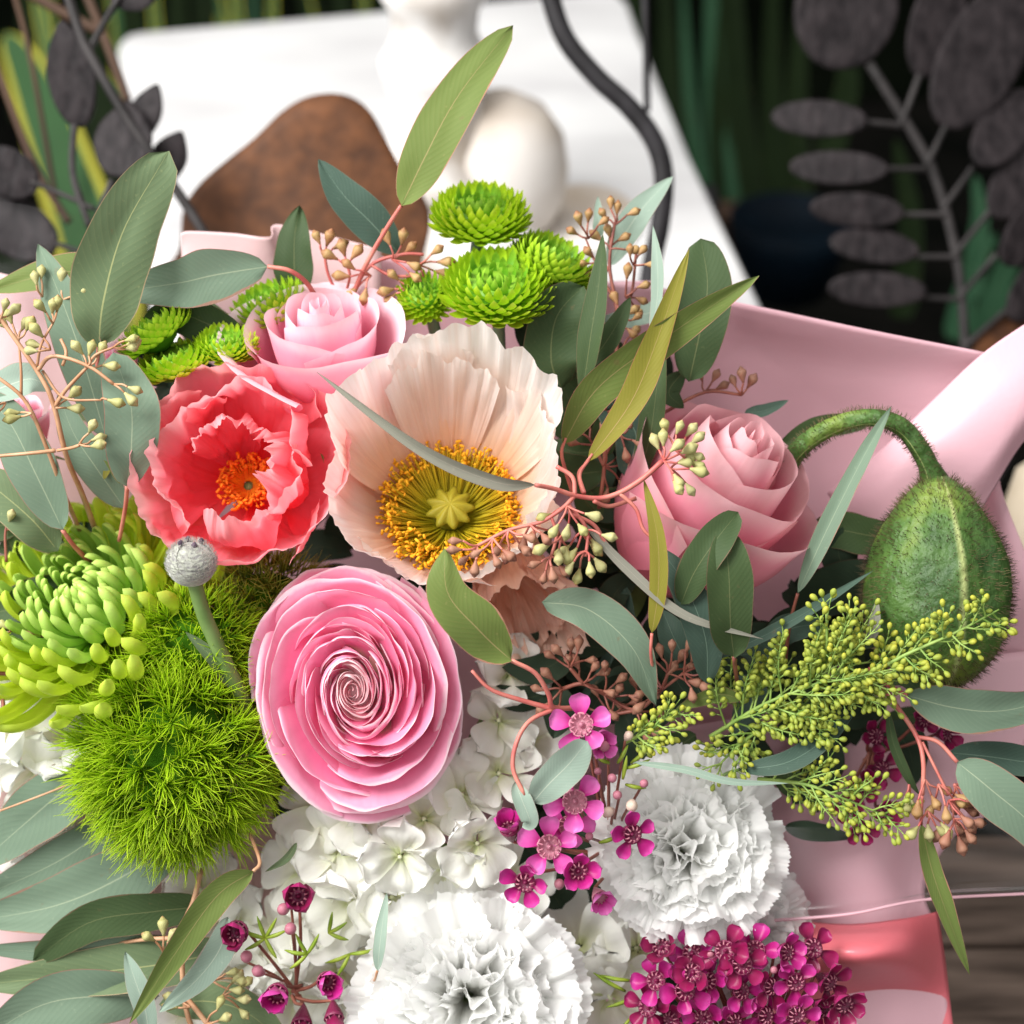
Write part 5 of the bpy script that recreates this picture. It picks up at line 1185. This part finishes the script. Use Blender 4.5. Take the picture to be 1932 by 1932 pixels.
# red-stemmed seed spray on the left
t_ = sprig('eucalyptus_seed_spray', 'tan red stems with pale green seed pods crossing the left edge above the spider chrysanthemum', (155, 930, 60), 'seed pod sprays')
sm = MB()
for pth, a, b in [([(180, 1000, -60), (155, 932, 60), (125, 860, 130), (100, 760, 170), (70, 700, 180), (0, 600, 190), (-30, 560, 190)], 5.5, 3.5), ([(150, 1000, -60), (120, 930, 60), (90, 850, 120), (50, 760, 150), (0, 715, 160), (-40, 690, 160)], 4.5, 3), ([(102, 768, 168), (125, 735, 175), (165, 692, 185)], 4, 3), ([(70, 700, 180), (100, 672, 185), (165, 690, 190), (215, 725, 190)], 4, 3), ([(105, 850, 150), (60, 855, 160), (-20, 862, 160)], 4, 3), ([(108, 850, 150), (135, 845, 160), (150, 840, 165)], 3, 3), ([(70, 690, 180), (78, 650, 190), (100, 610, 190)], 3, 2), ([(165, 692, 185), (180, 670, 190), (215, 655, 190)], 3, 2), ([(80, 700, 170), (120, 750, 175), (190, 755, 180)], 3, 2), ([(40, 745, 150), (40, 700, 160), (35, 640, 165)], 3, 2), ([(115, 640, 180), (125, 665, 185), (118, 690, 180)], 3, 3)]:
    sm.tube(wp(pth), pxr(a), pxr(b), 7)
for nd, an, n, L, sp in [((165, 692, 190), 60, 4, 26, 140), ((215, 655, 190), 10, 3, 22, 60), ((100, 610, 192), 100, 3, 22, 80), ((215, 725, 190), -20, 2, 26, 40), ((190, 755, 182), 0, 1, 12, 10), ((150, 838, 165), 20, 3, 24, 90), ((105, 770, 170), 20, 2, 26, 60), ((35, 640, 165), 90, 4, 26, 110), ((0, 610, 190), 80, 3, 26, 120), ((60, 780, 160), 190, 2, 24, 60), ((95, 660, 190), 150, 3, 26, 90), ((10, 760, 160), 220, 2, 20, 50), ((120, 565, 100), 60, 3, 30, 130), ((80, 560, 100), 110, 2, 30, 50)]:
    cluster(t_, nd, an, n, L, sp, 'pod_green', 34, sm)
sm.build('stem', M['stem_tan'], t_)

t_ = sprig('eucalyptus_seed_spray', 'brown twigs with single pods at the left edge under the spider chrysanthemum', (200, 1310, 0), 'seed pod sprays')
sm = MB()
for pth, a, b in [([(210, 1316, -10), (120, 1300, 20), (-20, 1298, 30)], 6, 5), ([(150, 1300, 10), (80, 1275, 30), (-20, 1270, 30)], 5, 4), ([(145, 1297, 10), (140, 1265, 20), (120, 1230, 20), (85, 1200, 30), (30, 1190, 40)], 4, 3), ([(0, 1300, 30), (6, 1340, 40), (-10, 1400, 40)], 4, 4), ([(12, 1060, 30), (10, 1010, 40), (14, 985, 40)], 3, 2)]:
    sm.tube(wp(pth), pxr(a), pxr(b), 6)
cluster(t_, (30, 1190, 40), 180, 2, 14, 80, 'pod_green', 34, sm); cluster(t_, (14, 1000, 40), 90, 2, 14, 60, 'pod_green', 30, sm)
sm.build('stem', M['stem_brown'], t_)

# upper centre
t_ = sprig('eucalyptus_sprig', 'tall olive leaf rising on a red stalk beside the white column, with two lower leaves', (650, 600, -60))
leaf(t_, [(757, 388, 40), (800, 300, 60), (865, 180, 60), (968, 48, 40)], 47, 'lf_olive', prof=lambda v: (v ** .6) * (1 - v) ** .6 / .43, twist=10, fold=.08)
leaf(t_, [(752, 478, -60), (700, 420, -40), (650, 370, -30), (600, 300, -40)], 42, 'lf_teal', twist=-12)
leaf(t_, [(562, 570, -90), (556, 510, -80), (556, 450, -80), (566, 388, -90)], 40, 'lf_dark', twist=10, wave=.14)
stem(t_, [([(757, 388, 40), (730, 430, 20), (690, 500, -10), (660, 570, -60)], 4, 5)], 'stem_red')
t_ = sprig('eucalyptus_seed_spray', 'tan seed pods on red twigs above the pale pink rose', (660, 560, -60), 'seed pod sprays')
sm = MB()
for pth, a, b in [([(660, 560, -60), (700, 500, -40), (760, 480, -30), (800, 480, -30)], 4, 3), ([(700, 500, -40), (740, 520, -30), (800, 520, -30)], 3, 3), ([(640, 560, -60), (620, 520, -50), (612, 480, -40)], 3, 3), ([(650, 560, -60), (660, 520, -40), (650, 490, -30)], 3, 3)]:
    sm.tube(wp(pth), pxr(a), pxr(b), 6)
for nd, an, n, L, sp in [((612, 485, -40), 80, 3, 26, 110), ((655, 505, -40), 100, 3, 26, 100), ((740, 490, -30), 30, 5, 34, 160), ((790, 500, -30), -10, 4, 30, 140), ((700, 520, -30), 200, 4, 34, 120), ((770, 540, -40), 200, 4, 30, 140)]:
    cluster(t_, nd, an, n, L, sp, 'pod_tan', 34, sm)
sm.build('stem', M['stem_red'], t_)

# upper right
t_ = sprig('eucalyptus_sprig', 'long olive and yellow leaves crossing in front of the pink paper, above the dusky rose', (1110, 900, 60))
leaf(t_, [(1062, 838, 100), (1130, 730, 140), (1280, 620, 150), (1432, 520, 130)], 40, 'lf_olive', twist=-18, fold=.2)
leaf(t_, [(1108, 872, 150), (1190, 760, 175), (1240, 640, 170), (1300, 470, 140)], 30, 'lf_gold', twist=22, twist2=-10)
leaf(t_, [(1300, 720, 20), (1320, 630, 40), (1335, 540, 40), (1322, 450, 20)], 52, 'lf_dark', twist=10, fold=.1, prof=prof_oval)
leaf(t_, [(1190, 935, 40), (1225, 830, 60), (1240, 720, 60), (1250, 600, 40)], 28, 'lf_dark', twist=30)
leaf(t_, [(1180, 900, 20), (1200, 820, 30), (1160, 770, 30), (1130, 700, 20)], 46, 'lf_teal', twist=10)
leaf(t_, [(1098, 745, 60), (1112, 650, 80), (1128, 550, 80), (1138, 440, 60)], 26, 'lf_dark', twist=25)
leaf(t_, [(1060, 735, 0), (1040, 680, 20), (1050, 600, 20), (1100, 540, 0)], 56, 'lf_dark', twist=-8, prof=prof_oval, wave=.12)
leaf(t_, [(1110, 690, 30), (1140, 650, 45), (1165, 610, 45), (1190, 560, 30)], 24, 'lf_dark', twist=10)
leaf(t_, [(1290, 700, 0), (1262, 740, 0), (1290, 770, 0)], 22, 'lf_dark', twist=10)
stem(t_, [([(1118, 856, 153), (1104, 876, 150), (1092, 895, 150), (1100, 930, 150)], 2.5, 4), ([(1068, 826, 104), (1060, 860, 90), (1080, 930, 60)], 2.5, 4)], 'stem_red')
t_ = sprig('eucalyptus_sprig', 'pale grey green thin leaves around the brown pods in front of the curved iron rod', (1170, 640, -120))
leaf(t_, [(1148, 502, -130), (1180, 440, -120), (1215, 390, -120), (1270, 332, -140)], 30, 'lf_pale', twist=15)
leaf(t_, [(1128, 450, -110), (1130, 420, -100), (1128, 370, -110)], 12, 'lf_pale', twist=15)
leaf(t_, [(1228, 640, 60), (1240, 560, 70), (1240, 490, 70), (1232, 425, 60)], 14, 'lf_pale', twist=25)
leaf(t_, [(1030, 640, -100), (1050, 580, -90), (1090, 540, -90), (1120, 530, -100)], 30, 'lf_pale', twist=15)
leaf(t_, [(1100, 620, -110), (1190, 600, -100), (1290, 570, -100), (1380, 535, -110)], 22, 'lf_pale', twist=15)
leaf(t_, [(1405, 778, -40), (1440, 775, -40), (1488, 755, -40)], 13, 'lf_teal', twist=10)
stem(t_, [([(1148, 502, -130), (1130, 560, -110), (1150, 640, -110)], 3, 4), ([(1228, 640, 60), (1220, 700, 50), (1225, 760, 30)], 3, 4)], 'stem_red')
t_ = sprig('eucalyptus_seed_spray', 'brown seed pods rising in front of the iron rod, right of the green chrysanthemums', (1160, 700, -40), 'seed pod sprays')
sm = MB()
for pth, a, b in [([(1160, 720, -40), (1165, 600, -50), (1150, 500, -50), (1160, 420, -50)], 4, 3), ([(1160, 620, -50), (1190, 560, -40), (1200, 480, -40)], 3, 3), ([(1155, 560, -50), (1130, 510, -50), (1105, 450, -50)], 3, 2)]:
    sm.tube(wp(pth), pxr(a), pxr(b), 6)
for nd, an, n, L, sp in [((1160, 425, -50), 90, 4, 26, 140), ((1110, 450, -50), 110, 4, 26, 150), ((1150, 470, -50), 60, 4, 28, 170), ((1195, 500, -40), 60, 3, 24, 150), ((1180, 560, -40), 20, 4, 28, 160), ((1130, 500, -50), 180, 3, 24, 120), ((1165, 610, -40), 30, 4, 30, 160), ((1175, 660, -40), 20, 3, 30, 130), ((1100, 590, -40), 200, 3, 26, 120)]:
    cluster(t_, nd, an, n, L, sp, 'pod_tan', 30, sm)
sm.build('stem', M['stem_brown'], t_)
t_ = sprig('eucalyptus_seed_spray', 'dark reddish pods in shade between the peach poppy and the dusky rose', (1130, 900, 10), 'seed pod sprays')
sm = MB()
for pth in ([(1130, 960, 10), (1140, 880, 20), (1140, 780, 20), (1150, 750, 20)], [(1140, 880, 20), (1120, 840, 20)], [(1140, 860, 20), (1170, 820, 20), (1250, 780, -10), (1330, 740, -20), (1400, 745, -20)]): sm.tube(wp(pth), pxr(4), pxr(3), 6)
for nd, an, n, L, sp in [((1140, 780, 20), 60, 6, 36, 200), ((1170, 820, 20), 20, 6, 36, 200), ((1120, 840, 20), 100, 5, 34, 200), ((1150, 750, 20), 120, 4, 34, 160), ((1140, 880, 20), 0, 5, 34, 200), ((1330, 740, -20), 60, 3, 26, 120), ((1400, 745, -20), 90, 3, 20, 120)]:
    cluster(t_, nd, an, n, L, sp, 'pod_red', 32, sm)
sm.build('stem', M['stem_brown'], t_)

# centre spray in front of the poppy and rose
t_ = sprig('eucalyptus_seed_spray', 'red forked stems with pale green pods hanging in front of the dusky pink rose', (1165, 930, 200), 'seed pod sprays')
leaf(t_, [(1010, 915, 270), (930, 908, 285), (790, 845, 290), (598, 702, 270)], 15, 'lf_grey', twist=20, fold=.3)
leaf(t_, [(1230, 1195, 200), (1242, 1110, 220), (1240, 1010, 225), (1214, 902, 210)], 19, 'lf_gold', twist=8)
leaf(t_, [(1100, 985, 200), (1180, 1070, 215), (1290, 1160, 215), (1440, 1206, 200)], 11, 'lf_grey', twist=15)
sm = MB()
for pth, a, b in [([(1010, 915, 270), (1045, 922, 250), (1085, 935, 230), (1130, 940, 215), (1168, 930, 215), (1210, 905, 220), (1250, 870, 225)], 4, 5), ([(1168, 930, 215), (1200, 960, 215), (1215, 1000, 215), (1250, 1030, 215)], 4, 3), ([(1112, 866, 152), (1094, 895, 170), (1102, 930, 215)], 2.5, 4), ([(1085, 935, 230), (1060, 960, 235), (1020, 985, 235), (960, 1000, 230), (900, 1030, 230)], 4, 3), ([(1070, 950, 232), (1100, 985, 225), (1110, 1010, 220)], 4, 3), ([(1040, 975, 235), (1050, 1010, 230), (1040, 1050, 225)], 3, 3), ([(1085, 935, 230), (1080, 900, 225), (1050, 880, 220)], 4, 4), ([(1230, 1195, 200), (1228, 1230, 190), (1232, 1270, 150)], 3, 3), ([(1120, 945, 220), (1150, 955, 200), (1200, 940, 190)], 4, 4), ([(1080, 970, 230), (1120, 990, 215), (1140, 1020, 205), (1170, 1060, 205)], 4, 3), ([(1110, 1010, 220), (1105, 1050, 222)], 3, 3)]:
    sm.tube(wp(pth), pxr(a), pxr(b), 7)
for nd, an, n, L, sp in [((1252, 868, 225), 35, 6, 30, 200), ((1275, 850, 228), 45, 6, 30, 190), ((1265, 885, 228), -20, 4, 32, 150), ((1070, 955, 235), -90, 5, 34, 170), ((1100, 1000, 225), -70, 5, 32, 150), ((1105, 1040, 225), -100, 5, 28, 160), ((1060, 1010, 230), -100, 3, 28, 110)]:
    cluster(t_, nd, an, n, L, sp, 'pod_green', 36, sm)
for nd, an, n, L, sp in [((900, 1030, 232), 210, 4, 26, 150), ((960, 1000, 232), -70, 4, 30, 140), ((1000, 990, 235), -60, 4, 34, 130), ((1040, 1050, 228), -100, 4, 26, 150), ((930, 1015, 232), -90, 3, 26, 110)]:
    cluster(t_, nd, an, n, L, sp, 'pod_red', 32, sm)
sm.build('stem', M['stem_red'], t_)

t_ = sprig('eucalyptus_sprig', 'green and blue green leaves on red forked stalks, right of the ranunculus', (1045, 1340, 150))
leaf(t_, [(965, 1246, 250), (905, 1190, 275), (845, 1120, 285), (838, 1035, 265)], 52, 'lf_olive', twist=-8, fold=.06, wave=.12)
leaf(t_, [(1022, 1136, 150), (1110, 1150, 175), (1195, 1225, 180), (1238, 1332, 150)], 44, 'lf_blue', twist=8, fold=.08)
leaf(t_, [(1005, 1515, 240), (1035, 1480, 255), (1075, 1440, 255), (1108, 1398, 240)], 36, 'lf_pale', twist=-8, prof=prof_oval)
leaf(t_, [(972, 1475, 240), (985, 1510, 250), (1000, 1550, 250), (985, 1560, 240)], 20, 'lf_pale', twist=10)
stem(t_, [([(965, 1246, 250), (1010, 1270, 240), (1035, 1310, 220), (1045, 1335, 200), (1100, 1335, 150)], 4, 5), ([(890, 1265, 230), (925, 1300, 225), (980, 1320, 215), (1045, 1338, 200)], 3, 5), ([(1045, 1338, 200), (1000, 1360, 220), (975, 1400, 235), (968, 1450, 240), (990, 1500, 245)], 4, 4)], 'stem_red')

t_ = sprig('eucalyptus_sprig', 'dark green leaves standing in front of the lower half of the dusky pink rose', (1340, 1260, 60))
leaf(t_, [(1285, 1140, 185), (1310, 1080, 215), (1350, 1020, 220), (1393, 966, 205)], 36, 'lf_dark', twist=10, prof=prof_oval)
leaf(t_, [(1385, 1240, 175), (1378, 1170, 215), (1375, 1080, 225), (1368, 1000, 210)], 46, 'lf_dark', twist=-12, prof=prof_oval)
leaf(t_, [(1335, 1290, 120), (1330, 1200, 175), (1290, 1100, 190), (1240, 1030, 165)], 38, 'lf_teal', twist=10)
leaf(t_, [(1330, 1330, 40), (1300, 1260, 60), (1270, 1200, 60), (1250, 1150, 40)], 38, 'lf_teal', twist=-10)
leaf(t_, [(1440, 1260, 20), (1470, 1200, 30), (1520, 1180, 30), (1560, 1190, 20)], 30, 'lf_teal', twist=10)
leaf(t_, [(1505, 1120, 90), (1555, 1010, 110), (1625, 870, 120), (1682, 766, 110)], 21, 'lf_blue', twist=18, fold=.2)
leaf(t_, [(1320, 1252, 140), (1430, 1205, 150), (1530, 1150, 150), (1650, 1075, 130)], 13, 'lf_teal', twist=15)
leaf(t_, [(1700, 1015, -60), (1640, 1010, -50), (1580, 1000, -50), (1530, 1010, -60)], 38, 'lf_dark', twist=8, prof=prof_oval)
leaf(t_, [(1720, 1140, -60), (1650, 1110, -50), (1580, 1110, -50), (1500, 1150, -60)], 52, 'lf_deep', twist=8, prof=prof_oval)
leaf(t_, [(1640, 800, -60), (1580, 800, -50), (1520, 815, -50), (1460, 850, -60)], 24, 'lf_dark', twist=8)
leaf(t_, [(1640, 1210, 100), (1650, 1180, 110), (1655, 1130, 100)], 13, 'lf_grey', twist=8)
stem(t_, [([(1505, 1120, 90), (1490, 1180, 60), (1480, 1260, 10)], 3, 4), ([(1385, 1240, 175), (1390, 1280, 90), (1400, 1330, 0)], 4, 4)], 'stem_brown')

t_ = sprig('eucalyptus_seed_spray', 'dusky brown pods beside the blue green leaf, above the magenta waxflowers', (1180, 1330, 20), 'seed pod sprays')
sm = MB()
for pth in ([(1060, 1300, 60), (1100, 1290, 80), (1140, 1310, 60), (1200, 1340, 60), (1250, 1300, 80), (1290, 1270, 90)], [(1100, 1290, 80), (1075, 1260, 90)], [(1250, 1300, 80), (1260, 1270, 90)], [(1200, 1340, 60), (1150, 1350, 50)]): sm.tube(wp(pth), pxr(4), pxr(3), 6)
for nd, an, n, L, sp in [((1075, 1260, 90), 90, 5, 34, 160), ((1100, 1290, 80), 60, 5, 36, 180), ((1060, 1300, 60), 200, 4, 34, 160), ((1260, 1270, 90), 60, 6, 36, 200), ((1290, 1270, 90), 10, 6, 36, 190), ((1250, 1300, 80), 150, 5, 34, 180), ((1140, 1310, 60), 0, 5, 38, 200), ((1200, 1340, 60), 0, 5, 38, 200), ((1150, 1350, 50), 120, 5, 34, 200)]:
    cluster(t_, nd, an, n, L, sp, 'pod_red', 32, sm)
sm.build('stem', M['stem_brown'], t_)
t_ = sprig('eucalyptus_sprig', 'thin grey leaf strip and small dark leaves among the goldenrod', (1440, 1440, 60))
leaf(t_, [(1195, 1438, 190), (1290, 1452, 200), (1380, 1475, 200), (1490, 1478, 180)], 9, 'lf_pale', twist=20)
leaf(t_, [(1395, 1452, 100), (1480, 1440, 130), (1550, 1400, 130), (1612, 1345, 110)], 24, 'lf_teal', twist=15)
leaf(t_, [(1400, 1320, 90), (1360, 1310, 100), (1320, 1320, 100), (1275, 1338, 90)], 17, 'lf_olive', twist=15)
leaf(t_, [(1480, 1560, -40), (1540, 1570, -30), (1610, 1580, -40)], 20, 'lf_deep', twist=10)
stem(t_, [([(1395, 1452, 100), (1370, 1460, 60), (1340, 1480, 0)], 3, 4)], 'stem_green')

t_ = sprig('eucalyptus_sprig', 'pale blue green leaves reaching out at the right edge below the poppy bud', (1680, 1330, 40))
leaf(t_, [(1712, 1312, 120), (1800, 1335, 140), (1900, 1340, 140), (2040, 1300, 120)], 46, 'lf_blue', twist=-10)
leaf(t_, [(1790, 1420, 60), (1870, 1428, 70), (1960, 1440, 70), (2040, 1440, 60)], 32, 'lf_teal', twist=10)
leaf(t_, [(1806, 1438, 140), (1870, 1490, 160), (1950, 1560, 160), (2030, 1670, 140)], 52, 'lf_blue', twist=8, fold=.1)
leaf(t_, [(1738, 1555, 100), (1758, 1640, 120), (1785, 1720, 120), (1830, 1840, 100)], 22, 'lf_olive', twist=12)
leaf(t_, [(1640, 1290, 60), (1700, 1280, 70), (1730, 1300, 70), (1760, 1320, 60)], 15, 'lf_dark', twist=8)
leaf(t_, [(1675, 1340, 80), (1685, 1400, 90), (1710, 1460, 90), (1735, 1500, 80)], 11, 'lf_dark', twist=8)
sm = MB()
for pth, a, b in [([(1640, 1260, 40), (1690, 1330, 80), (1730, 1390, 110), (1742, 1440, 130), (1740, 1500, 130)], 5, 4), ([(1730, 1390, 110), (1770, 1400, 125), (1806, 1438, 140)], 4, 4), ([(1740, 1400, 115), (1765, 1450, 130), (1790, 1500, 130)], 3, 3), ([(1640, 1270, 40), (1680, 1295, 90), (1712, 1312, 120)], 4, 4), ([(1740, 1500, 130), (1738, 1555, 100)], 3, 3)]:
    sm.tube(wp(pth), pxr(a), pxr(b), 7)
for nd, an, n, L, sp, pd in [((1745, 1470, 132), -70, 3, 36, 90, 'pod_tan'), ((1770, 1480, 132), -60, 4, 38, 90, 'pod_tan'), ((1790, 1510, 130), -50, 6, 40, 120, 'pod_red'), ((1750, 1530, 128), -80, 4, 34, 90, 'pod_green'), ((1800, 1545, 125), -60, 5, 34, 120, 'pod_red'), ((1715, 1480, 110), -90, 2, 26, 60, 'pod_green'), ((1800, 1480, 125), -40, 4, 34, 130, 'pod_red')]:
    cluster(t_, nd, an, n, L, sp, pd, 36, sm)
sm.build('stem', M['stem_red'], t_)

# lower left
t_ = sprig('eucalyptus_sprig', 'fan of long blue green leaves spreading to the left edge under the green bristle ball', (350, 1760, -40))
leaf(t_, [(190, 1440, -40), (110, 1500, -10), (40, 1560, -10), (-60, 1650, -30)], 62, 'lf_blue', twist=-10)
leaf(t_, [(230, 1530, -50), (150, 1600, -25), (60, 1650, -25), (-60, 1700, -40)], 46, 'lf_blue', twist=10)
leaf(t_, [(350, 1580, -40), (220, 1660, -5), (100, 1710, -5), (-60, 1740, -30)], 66, 'lf_blue', twist=-6)
leaf(t_, [(400, 1710, 20), (290, 1720, 45), (170, 1740, 45), (62, 1812, 20)], 40, 'lf_dark', twist=8, prof=prof_oval)
leaf(t_, [(340, 1775, 0), (220, 1790, 20), (100, 1795, 20), (-60, 1790, 0)], 30, 'lf_blue', twist=12)
leaf(t_, [(450, 1790, -10), (300, 1820, 25), (130, 1840, 25), (-60, 1860, 0)], 52, 'lf_mid', twist=-6)
leaf(t_, [(300, 1880, 0), (180, 1880, 40), (70, 1900, 40), (-60, 1980, 20)], 58, 'lf_blue', twist=6)
leaf(t_, [(478, 1644, 150), (410, 1690, 175), (330, 1800, 180), (244, 1932, 160)], 31, 'lf_olive', twist=14)
leaf(t_, [(430, 1730, 110), (415, 1790, 130), (370, 1850, 130), (300, 1910, 110)], 30, 'lf_pale', twist=8)
leaf(t_, [(280, 1960, 90), (275, 1910, 100), (255, 1850, 100), (236, 1795, 90)], 24, 'lf_pale', twist=-8)
leaf(t_, [(300, 1895, 20), (400, 1890, 40), (480, 1920, 40), (560, 2000, 20)], 44, 'lf_mid', twist=8)
leaf(t_, [(712, 1832, 150), (716, 1790, 160), (722, 1740, 160), (730, 1684, 150)], 13, 'lf_pale', twist=15)
leaf(t_, [(560, 1590, 60), (540, 1620, 70), (500, 1645, 70)], 8, 'lf_mid', twist=15)
sm = MB()
for pth, a, b in [([(380, 1640, 0), (365, 1700, 40), (345, 1760, 60), (350, 1900, 60), (390, 2000, 40)], 5, 5), ([(345, 1770, 60), (280, 1772, 40), (220, 1780, 20)], 5, 3), ([(350, 1880, 60), (390, 1930, 70), (420, 1970, 70)], 5, 5), ([(478, 1644, 150), (490, 1625, 130), (470, 1570, 60)], 3.5, 3.5), ([(180, 1460, 10), (80, 1500, 20), (0, 1530, 20)], 2, 2), ([(712, 1832, 150), (706, 1850, 110), (690, 1870, -40)], 2.5, 2.5)]:
    sm.tube(wp(pth), pxr(a), pxr(b), 7)
for nd, an, n, L, sp in [((310, 1800, 90), 100, 3, 30, 100), ((400, 1850, 90), 30, 5, 34, 160), ((420, 1880, 90), 10, 4, 34, 140), ((360, 1900, 80), 160, 2, 26, 60), ((390, 1930, 90), 0, 4, 30, 140), ((400, 1960, 80), -30, 3, 30, 120)]:
    cluster(t_, nd, an, n, L, sp, 'pod_green', 34, sm)
sm.build('stem', M['stem_tan'], t_)
